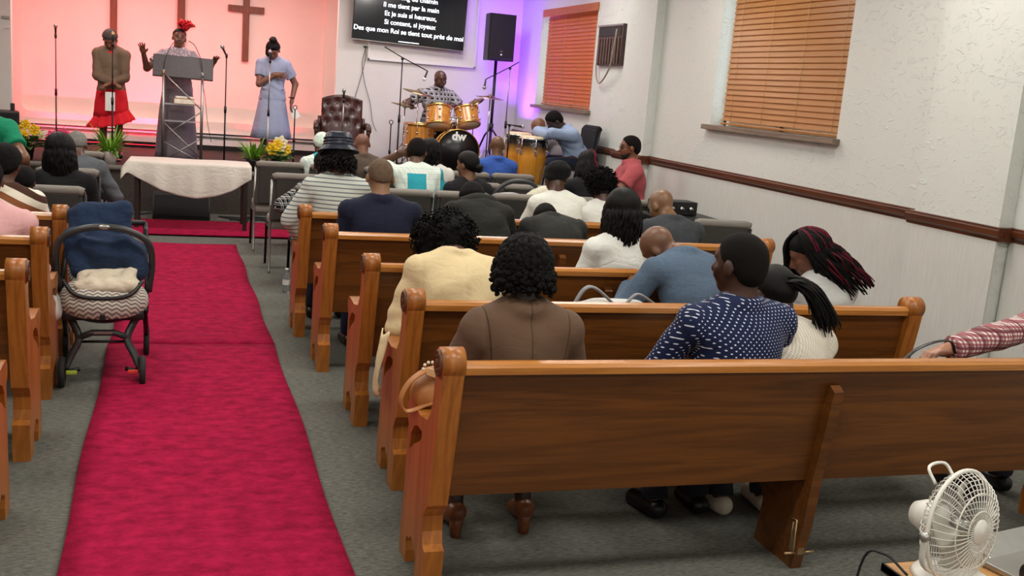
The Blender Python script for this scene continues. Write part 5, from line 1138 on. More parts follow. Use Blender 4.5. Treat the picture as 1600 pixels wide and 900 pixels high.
for r_ in range(3):
    for c_ in range(4):
        t = (c_-1.5)*0.5+(0.25 if r_ % 2 else 0); s = 0.45+0.2*r_
        if abs(t) < 0.9: MB().ball((t*0.27, 0.085-0.10*s, 0.42+s*(zt-0.45)), 0.012, 8).build('tuft_button', M_OXB, bkp)
MB().box((0, 0.24, 0.40), (0.54, 0.52, 0.14), bev=0.05).build('seat', M_OXB, ch)
for sx in (-1, 1):
    MB().tube(spline([(sx*0.31, -0.06, 0.62), (sx*0.33, 0.10, 0.67), (sx*0.34, 0.35, 0.66), (sx*0.34, 0.42, 0.60)], 4), 0.035, 8).build('arm', M_DKW, ch)
    MB().tube(spline([(sx*0.34, 0.40, 0.62), (sx*0.32, 0.38, 0.40), (sx*0.30, 0.42, 0.0)], 4), 0.028, 8).build('front_leg', M_DKW, ch)
    MB().tube(spline([(sx*0.29, -0.05, 0.75), (sx*0.29, -0.02, 0.40), (sx*0.28, -0.08, 0.0)], 4), 0.025, 8).build('rear_leg', M_DKW, ch)
    MB().box((sx*0.31, 0.16, 0.45), (0.03, 0.5, 0.16), bev=0.01).build('side_rail', M_DKW, ch)

# ================================================================== drum kit
M_MAPLE = wood('honey_maple', '#b06a22', '#e3a24c', axis=2, rough=0.22, coat=0.5); M_SKINH = mat('drum_head', '#e7dccb', 0.5, var=0.06); M_CYM = mat('bronze_cymbal', '#a98e5c', 0.25, 0.9, var=0.15, vscale=30)
M_GOLD = mat('gold_hoop', '#d6ab5c', 0.25, 0.9, var=0.1)
RZ = STAGE_Z+0.12
def drum(name, label, cat, c, R, r, L, head_top=M_SKINH, head_bot=M_SKINH, lugs=8, group='maple drum kit', shell=None, hoop=None, root=None):
    """axis along local z, centre c"""
    t = thing(name, label, cat, root if root is not None else (c[0], c[1], RZ), 0, group); o = np.array(c)-np.array(t.location); A = lambda p: o+R @ np.array(p)
    MB().lathe([(r, -L/2), (r, L/2)], o, R, 36).build('shell', shell or M_MAPLE, t)
    for s, hm_ in ((1, head_top), (-1, head_bot)):
        MB().lathe([(0, s*(L/2+0.006)), (r*0.98, s*(L/2+0.004)), (r*0.98, s*(L/2-0.01)), (0, s*(L/2-0.01))], o, R, 36).build('drum_head', hm_, t)
        MB().lathe([(r, s*(L/2-0.018)), (r+0.012, s*(L/2-0.018)), (r+0.012, s*(L/2+0.010)), (r, s*(L/2+0.010)), (r, s*(L/2-0.018))], o, R, 36).build('hoop', hoop or M_GOLD, t)
    for k in range(lugs):
        q = 2*math.pi*(k+0.5)/lugs; ca, sa = math.cos(q), math.sin(q)
        for s in (1, -1):
            lg = MB(); lg.ball(A((ca*(r+0.008), sa*(r+0.008), s*L*0.22)), 0.017, 8); lg.cyl(A((ca*(r+0.012), sa*(r+0.012), s*L*0.22)), A((ca*(r+0.012), sa*(r+0.012), s*L*0.5)), 0.004, n=6); lg.build('tension_lug', M_CHROME, t)
    return t, A
M_BHEAD = mat('black_drum_head', '#0d0d0e', 0.3, var=0.05)
bc = P(712, 236, 13.15); bR = 0.275
bd, A = drum('bass_drum', 'honey maple bass drum with a black front head and white emblem', 'drum', bc, align((-0.10, -1.0, 0.06)), bR, 0.40, M_BHEAD, M_SKINH, 8)
def text_mesh(body, size, name, m, parent, loc, R, align_x='CENTER', bold=0.0, ext=0.0):
    cu = bpy.data.curves.new(name, 'FONT'); cu.body = body; cu.size = size; cu.align_x = align_x; cu.align_y = 'CENTER'; cu.offset = bold; cu.extrude = ext
    tmp = bpy.data.objects.new('tmp_text', cu); C.objects.link(tmp); dg = bpy.context.evaluated_depsgraph_get(); me = bpy.data.meshes.new_from_object(tmp.evaluated_get(dg))
    bpy.data.objects.remove(tmp); bpy.data.curves.remove(cu); o = link(name, me, m, parent); Mx = Matrix.Identity(4)
    for i in range(3):
        for j in range(3): Mx[i][j] = R[i][j]
        Mx[i][3] = loc[i]
    o.matrix_basis = Mx; return o
dfr = np.array((-0.10, -1.0, 0.06)); dfr /= np.linalg.norm(dfr); rx = np.cross([0, 0, 1.0], dfr)*1.0; rx = np.array([1.0, -0.10, 0]); rx /= np.linalg.norm(rx); uz = np.cross(dfr, rx)
Rt = np.column_stack([rx, uz, dfr])
text_mesh('dw', 0.15, 'drum_emblem', mat('white_print', '#f2f2f0', 0.6, var=0), bd, A((0, 0, 0.208))+uz*0.19, Rt, bold=0.006, ext=0.001)
for sx in (-1, 1): MB().tube([A((sx*0.20, 0, 0.1))+np.array([0, 0, -0.1]), A((sx*0.30, 0, 0.16))*np.array([1, 1, 0])+np.array([0, 0, 0.01])], 0.009, 8).build('spur', M_CHROME, bd)
MB().tube([A((0, 0, 0))+np.array([0, 0.02, bR-0.02]), A((0, 0, 0))+np.array([0, 0.02, bR+0.18])], 0.016, 10).build('tom_mount', M_CHROME, bd)
c1 = P(685, 183, 13.28); c2 = P(730, 183, 13.28)
t1, A1 = drum('rack_tom', 'left honey maple rack tom above the bass drum', 'drum', c1, align((0.06, 0.42, 1.0)), 0.165, 0.25, lugs=6)
t2, A2 = drum('rack_tom', 'right honey maple rack tom above the bass drum', 'drum', c2, align((-0.10, 0.45, 1.0)), 0.155, 0.23, lugs=6)
for tt, AA, sx in ((t1, A1, 1), (t2, A2, -1)): MB().tube([AA((sx*0.16, -0.02, -0.02)), np.array(bc)+np.array([sx*0.02, 0.06, bR+0.16])-np.array(tt.location)], 0.012, 8).build('tom_arm', M_CHROME, tt)
cf = P(656, 206, 13.5); ft, AF = drum('floor_tom', 'tall honey maple floor tom at the left of the drum kit', 'drum', (cf[0], 13.5, RZ+0.42), np.eye(3), 0.20, 0.40, lugs=8)
for k in range(3):
    q = 0.6+k*2.094; MB().cyl((0.215*math.cos(q), 0.215*math.sin(q), 0.45), (0.225*math.cos(q), 0.225*math.sin(q), 0.0), 0.007, n=8).build('leg', M_CHROME, ft)
cs = P(706, 172, 13.62); sn, AS = drum('snare_drum', 'chrome snare drum in front of the drummer', 'drum', (cs[0]-0.02, 13.62, RZ+0.62), align((0, -0.1, 1)), 0.175, 0.13, lugs=6, shell=M_CHROME, hoop=M_CHROME)
for k in range(3):
    q = 0.3+k*2.094; MB().tube([(0, 0, 0.52), (0, 0, 0.25), (0.22*math.cos(q), 0.22*math.sin(q), 0.0)], 0.009, 8).build('stand_leg', M_CHROME, sn)
def cymbal(label, x, y, Y, r, tilt, two=False):
    p = P(x, y, Y); t = thing('cymbal', label, 'cymbal', (p[0], Y, RZ), 0, 'cymbals of the drum kit'); h = p[2]-RZ; R = rotx(tilt[0]) @ roty(tilt[1])
    for i in range(2 if two else 1):
        MB().lathe([(0.0, 0.022), (0.012, 0.022), (0.035, 0.012), (0.05, 0.004), (r*0.6, -0.006), (r, -0.018), (r, -0.020), (0.05, 0.001), (0.0, 0.018)], (0, 0, h-0.03*i), R @ (rotx(math.pi) if i else np.eye(3)), 36).build('plate', M_CYM, t)
    MB().ball((0, 0, h+0.035), (0.014, 0.014, 0.02), 8).build('wing_nut', M_CHROME, t)
    MB().cyl((0, 0, 0.2), (0, 0, h+0.04), 0.009, n=8).build('pole', M_CHROME, t)
    for k in range(3):
        q = 0.9+k*2.094; MB().tube([(0, 0, 0.35), (0.24*math.cos(q), 0.24*math.sin(q), 0.0)], 0.008, 6).build('leg', M_CHROME, t)
cymbal('thin crash cymbal tilted in front of the drummer at left', 654, 143, 13.42, 0.215, (0.12, 0.18))
cymbal('pair of hi-hat cymbals low at the left of the kit', 633, 163, 13.62, 0.19, (0.05, 0.14), True)
cymbal('ride cymbal at the right of the kit under the loudspeaker', 766, 151, 13.45, 0.20, (0.06, 0.06))
cymbal('small splash cymbal tipped up beside the right rack tom', 742, 158, 13.7, 0.13, (0.2, -0.5))

# congas
M_SUN = None
def sunburst():
    m, nt, b = nodes('sunburst_wood'); tc = nn(nt, 'ShaderNodeTexCoord'); sx = nn(nt, 'ShaderNodeSeparateXYZ'); nt.links.new(tc.outputs['Object'], sx.inputs[0])
    n = nn(nt, 'ShaderNodeTexNoise', Scale=8.0, Detail=4.0); nt.links.new(coords(nt, (6, 6, 0.6)), n.inputs['Vector'])
    z = math2(nt, 'ADD', sx.outputs[2], math2(nt, 'MULTIPLY', n.outputs[0], 0.05)); mr = nn(nt, 'ShaderNodeMapRange'); mr.inputs[1].default_value = 0.56; mr.inputs[2].default_value = 0.68; nt.links.new(z, mr.inputs[0])
    c = mixc(nt, n.outputs[0], lin('#c77a1c'), lin('#e8a53c')); nt.links.new(mixc(nt, mr.outputs[0], c, lin('#1c0f0a')), b.inputs['Base Color']); b.inputs['Roughness'].default_value = 0.2; b.inputs['Coat Weight'].default_value = 0.6; return m
M_SUN = sunburst()
def conga(label, x, y, top, r):
    t = thing('conga_drum', label, 'drum', (x, y, STAGE_Z), 0, 'congas'); H = top-STAGE_Z
    MB().lathe([(r*0.62, 0.02), (r*0.72, 0.10), (r*0.95, H*0.35), (r*1.10, H*0.58), (r*1.10, H*0.70), (r*1.0, H*0.92), (r*0.96, H*0.96)], n=36).build('shell', M_SUN, t)
    MB().lathe([(0, H+0.004), (r*0.9, H+0.002), (r*1.02, H-0.012), (r*1.02, H-0.03)], n=36).build('drum_head', mat('rawhide', '#dcc4a2', 0.6, var=0.1), t)
    MB().tube([(r*1.06*math.cos(q), r*1.06*math.sin(q), H-0.03) for q in np.arange(36)*2*math.pi/36], 0.009, 6, closed=True).build('rim', M_CHROME, t)
    MB().tube([(r*1.05*math.cos(q), r*1.05*math.sin(q), H-0.055) for q in np.arange(36)*2*math.pi/36], 0.007, 6, closed=True).build('rim', M_BLACKM, t)
    for k in range(6):
        q = k*math.pi/3+0.4; c_, s_ = math.cos(q), math.sin(q); lg = MB(); lg.cyl((r*1.08*c_, r*1.08*s_, H-0.03), (r*1.14*c_, r*1.14*s_, H-0.20), 0.006, n=6); lg.box((r*1.13*c_, r*1.13*s_, H-0.19), (0.03, 0.03, 0.06), rotz(q), bev=0.006); lg.build('tuning_lug', M_CHROME, t)
    MB().lathe([(r*0.64, 0.0), (r*0.66, 0.05), (r*0.60, 0.05), (r*0.58, 0.0)], n=30).build('foot_ring', M_BLACK, t)
pg = P(834, 213, 11.58)
conga('sunburst conga drum under the arms of the man in light blue', pg[0], 11.58, pg[2], 0.16)
pg2 = P(812, 207, 11.95)
conga('second sunburst conga drum half hidden behind the first', pg2[0], 11.95, pg2[2], 0.15)
mkc = make_chair('black chair behind the conga player against the wall', 4.66, 11.42, math.pi/2, fabric('black_chair_fabric', '#17171a', 0.8, 0.1), M_BLACK, group='black chairs'); mkc.location.z = STAGE_Z+0.005

# loudspeaker on its tripod
SY = 14.35; sp0 = P(775, 95, SY); sp1 = P(775, 22, SY); hh = sp1[2]-sp0[2]; wsp = 0.40
sp_ = thing('loudspeaker', 'black loudspeaker on a pole high beside the television', 'speaker', (sp0[0], SY, sp0[2]), 0.10)
MB().prism([(-wsp/2, -0.16), (wsp/2, -0.16), (wsp/2-0.06, 0.16), (-wsp/2+0.06, 0.16)], [], 0.0, hh, 'xy').build('cabinet', M_BLACK, sp_)
MB().box((0, -0.166, hh/2), (wsp-0.03, 0.014, hh-0.04), bev=0.006).build('grille', mat('speaker_grille', '#1d1d1e', 0.6, 0.2, var=0.4, vscale=400, bump=0.6, bscale=500), sp_)
MB().ball((0, -0.176, 0.085), (0.014, 0.004, 0.014), 10).build('badge', M_WHITE, sp_); MB().box((0, -0.176, 0.13), (0.035, 0.004, 0.012)).build('badge', M_STEEL, sp_)
ss = thing('speaker_stand', 'black tripod stand carrying the loudspeaker', 'speaker stand', (sp0[0], SY, STAGE_Z)); MB().cyl((0, 0, 0.15), (0, 0, sp0[2]-STAGE_Z), 0.022, n=12).build('pole', M_BLACKM, ss)
for k in range(3):
    q = 0.2+k*2.094; MB().tube([(0, 0, 0.72), (0.10*math.cos(q), 0.10*math.sin(q), 0.60), (0.36*math.cos(q), 0.36*math.sin(q), 0.01)], 0.014, 8).build('leg', M_BLACKM, ss)
MB().cyl((0, 0, 0.66), (0, 0, 0.78), 0.035, n=12).build('collar', M_BLACK, ss)

# television, its white backing board and cables
bb = thing('wall_board', 'white framed board on the wall behind the television', 'board', (3.31, TV_Y-0.02, 2.10)); MB().box((0, 0, 0.62), (1.58, 0.03, 1.24)).build('panel', M_WALL, bb)
for x, z, dx, dz in ((0, 0.012, 1.60, 0.024), (-0.79, 0.62, 0.024, 1.24), (0.79, 0.62, 0.024, 1.24)): MB().box((x, -0.02, z), (dx, 0.03, dz)).build('frame_strip', M_WHITE, bb)
tv = thing('television', 'large wall television showing white French song lyrics', 'television', tuple(P(638, 70.7, TV_Y-0.16)+np.array([0.012, 0, 0.945/2]))); tv.rotation_euler = (0.0, 0.026, 0)
s_ = (TV_Y-0.16)/TV_Y
TW, TH = 1.635, 0.945
MB().box((0, 0.02, 0), (TW, 0.04, TH), bev=0.006).build('casing', M_BLACK, tv); scr = MB().box((0, -0.003, 0.004), (TW-0.02, 0.008, TH-0.024)).build('screen', mat('screen_black', '#0c0d10', 0.12, var=0, emit=('#0d0e12', 1.0)), tv)
MB().box((0, 0.07, 0.05), (0.5, 0.06, 0.4), bev=0.01).build('wall_mount', M_BLACKM, tv); MB().box((0, -0.004, -TH/2+0.004), (TW, 0.012, 0.008)).build('bezel_strip', M_STEEL, tv)
M_LYR = mat('lyric_glow', '#ffffff', 0.5, var=0, emit=('#eaf6ff', 1.6)); Rtv = np.column_stack([[1, 0, 0], [0, 0, 1], [0, -1, 0]])
lines = ['Et le long du chemin', 'Il me tient par la main', 'Et je suis si heureux,', 'Si content, si joyeux', 'Des que mon Roi se tient tout près de moi']
wt = text_mesh(lines[4], 0.1, 'lyric_line', M_LYR, scr, (0, 0, 0), Rtv, bold=0.002); fs = 0.1*1.60/wt.dimensions[0]; bpy.data.objects.remove(wt)
for k, l in enumerate(lines):
    text_mesh(l, fs, 'lyric_line', M_LYR, scr, (0.0, -0.0085, -0.305+0.118*(4-k)), Rtv, bold=0.0012)
MB().box((0, -0.0085, -0.437), (0.30, 0.002, 0.011)).build('small_print', M_LYR, scr)
def cable(label, pts, r=0.004, col='#15151a', name='cable', cat='cable', nn_=6): return setp(MB().tube(spline(pts, nn_), r, 6).build(name, mat('cable_'+col[1:], col, 0.6, var=0.05), None), label, cat, 'cables')
Yc = TV_Y-0.03
cable('thin black cable hanging from the television down the white wall', [P(572, 72, Yc), P(571, 90, Yc), P(567, 110, Yc), P(560, 135, Yc), P(554, 158, Yc), P(553, 190, Yc)])
cable('thin dark cable curving down the wall right of the leather chair', [P(571, 76, Yc), P(566, 100, Yc), P(570, 130, Yc), P(578, 160, Yc), P(582, 190, Yc), P(588, 205, Yc)])
MB_ = MB(); p_ = P(571, 73, Yc); setp(MB_.box(p_, (0.05, 0.03, 0.025), bev=0.004).build('wall_socket', M_BLACK), 'small black socket at the top of the hanging television cables', 'socket')
cable('cable hanging beside the lectern to the stage floor', [P(315, 125, LY-0.02), P(320, 150, LY), P(324, 190, LY+0.02), P(330, 222, LY+0.05)], 0.004)

# ================================================================== in front of the stage
# table with a draped cloth
TY0, TY1, TZ = 11.78, 12.40, 0.755
tx0 = P(206, 262, TY0)[0]; tx1 = P(392, 268, TY0)[0]
tb = thing('folding_table', 'dark-legged table under a white cloth in front of the stage', 'table', ((tx0+tx1)/2, TY0, 0))
hwT = (tx1-tx0)/2; MB().box((0, 0.31, TZ-0.02), (2*hwT, 0.62, 0.035), bev=0.006).build('table_top', mat('table_brown', '#3a2c24', 0.5), tb)
for sx in (-1, 1):
    for y in (0.04, 0.58): MB().box((sx*(hwT-0.05), y, TZ/2-0.02), (0.045, 0.045, TZ-0.04), bev=0.004).build('leg', mat('table_leg_dark', '#2a211c', 0.5), tb)
n, m = 60, 34; G = np.zeros((m, n, 3))
cx0, cx1 = P(189, 262, TY0)[0]-(tx0+tx1)/2, P(393, 268, TY0)[0]-(tx0+tx1)/2
for j in range(n):
    s = j/(n-1); x = cx0+(cx1-cx0)*s
    drop = 0.05+0.34*math.sin(math.pi*min(1, max(0, s*0.92+0.02)))**0.9*(0.75+0.35*s); drop = max(drop, 0.10 if s < 0.05 else 0.12)
    for i in range(m):
        if i < 16: y = 0.64-0.655*i/15; z = TZ+0.004+0.003*math.sin(9*x+7*y)
        else:
            f = (i-15)/(m-16); y = -0.018-0.035*math.sin(1.5*f)-0.018*f*math.sin(17*x+1.0)-0.012*f*math.sin(31*x); z = TZ-drop*f
        edge = max(0, (0.05-s)/0.05)
        if edge > 0: z -= 0.09*edge; 
        G[i, j] = (x, y, z)
clo = MB().sheet(G, True, 0.003).build('tablecloth', fabric('white_linen', '#ddd6cb', 0.85, 0.3), None); clo.location = tb.location; setp(clo, 'white linen cloth with a scalloped hem draped over the front table', 'tablecloth')
# stage monitor
m0 = P(238, 341, 12.66); m1 = P(328, 345, 12.66); mw = m1[0]-m0[0]; mh = P(283, 303, 12.7)[2]
mo = thing('stage_monitor', 'black wedge monitor on the floor under the white table', 'speaker', ((m0[0]+m1[0])/2, 12.80, 0), 0.0)
MB().prism([(-0.13, 0.0), (0.20, 0.0), (0.20, mh), (0.02, mh), (-0.13, 0.03)], [], -mw/2, mw/2, 'yz').build('cabinet', M_BLACK, mo)
MB().box((0, -0.065, mh/2+0.005), (mw-0.04, 0.012, mh-0.04), rotx(-math.atan2(0.15, mh-0.03)), bev=0.004).build('grille', mat('speaker_grille', '#1d1d1e', 0.6, 0.2), mo)
for k in range(9):
    rs = np.random.default_rng(40+k); x0 = 0.35+0.1*k; pts = [(x0+0.5*rs.random()-0.25+0.18*q, 12.62+0.45*rs.random(), 0.012) for q in range(6)]
    cable('black cable tangled on the floor before the stage', pts, 0.007)
cable('black cable leading left from the monitor along the stage foot', [P(237, 327, 13.1)*np.array([1, 1, 0])+np.array([0, 0, 0.012]), (-0.6, 12.9, 0.012), (-0.78, 13.05, 0.012), (-1.2, 12.95, 0.012)], 0.007)

# plants at the stage edge
M_FERN = mat('fern_green', '#6fa02c', 0.5, var=0.35, vscale=12, trans=0.0); M_LEAF = mat('leaf_dark', '#3f5a24', 0.5, var=0.35, vscale=12); M_POT = mat('white_pot', '#d8cfc6', 0.4, var=0.1)
M_YEL = mat('yellow_petal', '#f0c419', 0.5, var=0.15); M_PINK = mat('pink_petal', '#e8517c', 0.5, var=0.2); M_CRM = mat('cream_petal', '#efe6c4', 0.5, var=0.1)
def blade(mb, p, az, L, w, up=1.0, droop=1.0, n=7):
    d = np.array([math.cos(az), math.sin(az), 0]); sdv = np.array([-math.sin(az), math.cos(az), 0]); G = np.zeros((n, 3, 3))
    for i in range(n):
        s = i/(n-1); c = np.array(p)+d*L*s*0.75+np.array([0, 0, L*(up*s-0.75*droop*s*s)]); ww = w*math.sin(math.pi*(0.12+0.86*s))**0.8
        G[i] = [c-sdv*ww, c+np.array([0, 0, -0.25*ww]), c+sdv*ww]
    mb.sheet(G, True, 0.0015)
def plant(label, x, y, Y, size, kind, pot=True, flowers=(), seed=0, leafm=None, zbase=STAGE_Z, n=46):
    rs = np.random.default_rng(seed); p = P(x, y, Y); t = thing('potted_plant', label, 'plant', (p[0], Y, zbase), 0, 'plants along the stage edge'); z0 = 0.0
    if pot:
        MB().lathe([(0, 0.0), (0.065, 0.0), (0.085, 0.13), (0.095, 0.165), (0.085, 0.165), (0.07, 0.14), (0, 0.14)], n=24).build('pot', M_POT if pot is True else pot, t); z0 = 0.14
    for k in range(n):
        mb = MB(); az = rs.random()*6.28; u = rs.random()
        if kind == 'fern': blade(mb, (0.02*math.cos(az), 0.02*math.sin(az), z0), az, size*(0.6+0.5*rs.random()), 0.012+0.006*rs.random(), 0.5+0.9*u, 0.3+0.7*(1-u))
        else: blade(mb, (0.05*math.cos(az), 0.05*math.sin(az), z0+0.10*u), az, size*(0.45+0.5*rs.random()), 0.035+0.02*rs.random(), 0.4+0.5*u, 0.6)
        mb.build('leaf', leafm or (M_FERN if kind == 'fern' else M_LEAF), t)
    for k, (dx, dz, r, m_) in enumerate(flowers):
        c = np.array([dx, -0.06-0.04*rs.random(), dz]); fl_ = MB()
        for q in range(6):
            an_ = q*1.047+0.3*k; dq = np.array([math.cos(an_), 0, math.sin(an_)]); sq = np.array([-math.sin(an_), 0, math.cos(an_)]); Gp = np.zeros((6, 3, 3))
            for i in range(6):
                s = i/5; cc_ = c+dq*r*0.75*s+np.array([0, -r*(0.55*s-0.35*s*s), r*0.1*s]); ww = r*0.34*math.sin(math.pi*(0.15+0.82*s)); Gp[i] = [cc_-sq*ww, cc_+np.array([0, 0.25*ww, 0]), cc_+sq*ww]
            fl_.sheet(Gp, True, 0.0015)
        fo = fl_.build('flower', m_, t); MB().ball(c+np.array([0, -0.02, 0.0]), 0.012, 8).build('flower_centre', mat('pollen', '#c98d1c', 0.7), fo)
        MB().tube([(dx*0.4, 0, z0), c], 0.004, 5).build('stem', M_LEAF, t)
    return t
plant('bright green fern in a white pot at the stage edge', 172, 250, 13.42, 0.30, 'fern', seed=1, n=80)
plant('yellow lilies with dark leaves at the far left of the stage', 42, 225, 13.6, 0.30, 'broad', M_BLACK, [(-0.10, 0.34, 0.10, M_YEL), (0.0, 0.42, 0.09, M_YEL), (0.10, 0.36, 0.10, M_YEL), (0.18, 0.30, 0.08, M_CRM), (-0.02, 0.30, 0.08, M_YEL)], 2)
plant('pink flowers showing above the long-haired woman on the left', 97, 222, 13.6, 0.24, 'broad', M_BLACK, [(-0.10, 0.30, 0.10, M_PINK), (0.02, 0.33, 0.11, M_PINK), (0.13, 0.29, 0.09, M_PINK), (0.24, 0.26, 0.06, M_CRM)], 3)
plant('spreading green fern right of the white table', 396, 240, 13.42, 0.27, 'fern', M_BLACK, (), 4, n=70)
plant('yellow and cream lilies beside the spreading fern', 434, 245, 13.45, 0.26, 'broad', M_BLACK, [(-0.08, 0.30, 0.12, M_YEL), (0.02, 0.38, 0.13, M_CRM), (0.08, 0.30, 0.12, M_YEL), (0.03, 0.25, 0.09, M_CRM), (-0.02, 0.36, 0.10, M_YEL)], 5, mat('leaf_mid', '#55803a', 0.5, var=0.3))
plant('small pale bouquet on the stage beside the brown suit', 605, 240, 13.2, 0.14, 'broad', M_POT, [(-0.05, 0.22, 0.06, M_CRM), (0.03, 0.25, 0.06, M_CRM), (0.07, 0.21, 0.05, M_CRM), (0.0, 0.19, 0.06, M_CRM)], 6, mat('leaf_pale', '#a5b98a', 0.5, var=0.3))
plant('low green sprigs lying at the stage edge left of the fern', 146, 238, 13.45, 0.22, 'fern', False, (), 8, M_LEAF, n=16)
sp2 = P(12, 195, 13.9); sb = thing('floor_speaker', 'black speaker box at the far left of the stage', 'speaker', (sp2[0]-0.05, 13.95, STAGE_Z), 0.2); MB().box((0, 0, 0.28), (0.34, 0.30, 0.56), bev=0.02).build('cabinet', M_BLACK, sb); MB().box((0, -0.155, 0.28), (0.29, 0.012, 0.48)).build('grille', mat('speaker_grille', '#1d1d1e', 0.6, 0.2), sb); MB().box((0.1, 0, 0.60), (0.05, 0.05, 0.10), bev=0.01).build('handle', M_BLACK, sb)
pw = P(9, 27, TV_Y-0.02); hk = thing('wall_hook', 'grey wall bracket with a white cord at the far left', 'bracket', pw); MB().box((0, 0, 0), (0.10, 0.03, 0.035), bev=0.004).build('plate', M_STEEL, hk); MB().tube(spline([(0.05, -0.02, -0.12), (-0.02, -0.02, -0.14), (-0.08, -0.02, -0.26)], 6), 0.006, 6).build('cord', M_WHITE, hk)

# air conditioner in the right wall
ac = thing('air_conditioner', 'brown louvred air conditioner in the right wall between the windows', 'air conditioner', (WALL_X, 11.335, 2.20)); M_ACB = mat('brown_enamel', '#4b3a36', 0.45, 0.2, var=0.15)
MB().box((-0.02, 0, 0.235), (0.05, 0.73, 0.47), bev=0.008).build('casing', M_ACB, ac)
for k in range(8): MB().box((-0.053, -0.33+0.66*(k+0.5)/8, 0.165), (0.018, 0.045, 0.29), bev=0.005).build('louvre', mat('brown_louvre', '#5a463f', 0.45, 0.2), ac)
MB().box((-0.046, 0, 0.385), (0.012, 0.64, 0.10)).build('air_grille', mat('ac_dark_grille', '#1f1816', 0.6), ac); MB().box((-0.05, 0, 0.455), (0.02, 0.72, 0.02)).build('top_lip', M_STEEL, ac)
MB().tube(spline([(-0.12, -0.36, 0.40), (-0.13, -0.34, 0.20), (-0.10, -0.20, -0.03), (-0.06, 0.12, -0.20), (-0.05, 0.28, -0.16), (-0.06, 0.32, 0.02)], 6), 0.010, 6).build('power_cord', mat('tan_cord', '#9d8f7c', 0.7), ac)

# ================================================================== stroller with an infant seat
S0 = (PZ(222, 600)+PZ(97, 605))/2
sr = thing('baby_stroller', 'black stroller frame carrying an infant seat with blankets in the aisle', 'stroller', (S0[0], S0[1], 0), 0.03)
def wheel(x, y, r=0.085):
    w = MB().lathe([(r*0.80, -0.018), (r, -0.014), (r*1.02, 0), (r, 0.014), (r*0.80, 0.018), (r*0.80, -0.018)], (x, y, r), roty(math.pi/2), 24).build('wheel', mat('tyre', '#1e1e1e', 0.8), sr)
    MB().lathe([(0, -0.014), (r*0.82, -0.010), (r*0.82, 0.010), (0, 0.014)], (x, y, r), roty(math.pi/2), 16).build('hub', M_BLACK, w); return w
for sx in (-1, 1):
    wheel(sx*0.215, 0.0); wheel(sx*0.235, 0.62, 0.10)
    MB().tube(spline([(sx*0.20, 0.02, 0.10), (sx*0.17, 0.04, 0.17), (sx*0.13, 0.06, 0.26), (sx*0.16, 0.10, 0.34), (sx*0.20, 0.14, 0.40)], 6), 0.026, 10, flat=0.7).build('front_leg', mat('frame_grey', '#3c3d3e', 0.4, 0.3), sr)
    MB().tube([(sx*0.22, 0.20, 0.41), (sx*0.23, 0.45, 0.25), (sx*0.235, 0.62, 0.10)], 0.016, 8).build('rear_leg', M_BLACKM, sr)
    MB().tube(spline([(sx*0.23, 0.10, 0.41), (sx*0.235, 0.45, 0.62), (sx*0.22, 0.72, 0.84)], 5), 0.014, 8).build('push_bar', M_BLACKM, sr)
    MB().box((sx*0.165, 0.0, 0.085), (0.06, 0.05, 0.022), bev=0.006).build('brake_pedal', mat('pedal_red', '#e2453a', 0.5) if sx > 0 else mat('pedal_green', '#a8b83c', 0.5), sr)
    MB().cyl((sx*0.20, 0, 0.085), (sx*0.12, 0.0, 0.10), 0.012, n=8).build('axle', M_BLACKM, sr)
MB().tube([(-0.22, 0.72, 0.84), (0.22, 0.72, 0.84)], 0.018, 10).build('push_handle', M_BLACK, sr)
MB().tube([(-0.13, 0.055, 0.27), (-0.06, 0.05, 0.30), (0.06, 0.05, 0.30), (0.13, 0.055, 0.27)], 0.018, 10).build('cross_brace', mat('frame_grey', '#3c3d3e', 0.4, 0.3), sr); MB().box((0, 0.028, 0.305), (0.10, 0.008, 0.014)).build('brace_badge', M_STEEL, sr)
MB().tube([(-0.14, 0.06, 0.245), (0.14, 0.06, 0.245)], 0.008, 8).build('lower_brace', M_BLACKM, sr)
MB().box((0, 0.30, 0.40), (0.44, 0.52, 0.06), bev=0.02).build('seat_cradle', M_BLACK, sr)
s1 = thing('infant_seat', 'grey patterned infant car seat with a black carry handle on the stroller', 'car seat', (S0[0], S0[1], -0.12), 0.03)
def zig(nt):
    tc = nn(nt, 'ShaderNodeTexCoord'); sx = nn(nt, 'ShaderNodeSeparateXYZ'); nt.links.new(tc.outputs['Object'], sx.inputs[0])
    tri = math2(nt, 'ABSOLUTE', math2(nt, 'SUBTRACT', math2(nt, 'FRACT', math2(nt, 'ADD', math2(nt, 'DIVIDE', sx.outputs[0], 0.05), 20.0)), 0.5)); z = math2(nt, 'ADD', sx.outputs[2], math2(nt, 'MULTIPLY', tri, 0.03)); z = math2(nt, 'ADD', z, math2(nt, 'MULTIPLY', sx.outputs[1], 0.6))
    return mixc(nt, band(nt, z, 0.024, 0.45), lin('#cfc8be'), lin('#77706a'))
M_ZIG = pattern('zigzag_pad', zig)
shell = [ell_((0, 0.15, 0.59), (0.245, 0.21, 0.15), k=0.06), ell_((0, 0.46, 0.70), (0.215, 0.20, 0.19), rotx(0.5), k=0.06)]
def hollow(Fd, X):
    inner = dist(ell_((0, 0.24, 0.80), (0.185, 0.27, 0.17)), X, 0).astype(np.float32); return np.maximum(Fd, -inner)
link('shell', sdf_mesh('shell', shell, 0.012, -0.018, hollow), M_BLACK, s1)
link('padding', sdf_mesh('padding', shell, 0.012, 0.0, lambda Fd, X: np.maximum(hollow(Fd, X), ((0.515+0.18*X[..., 1])-X[..., 2]).astype(np.float32))), M_ZIG, s1)
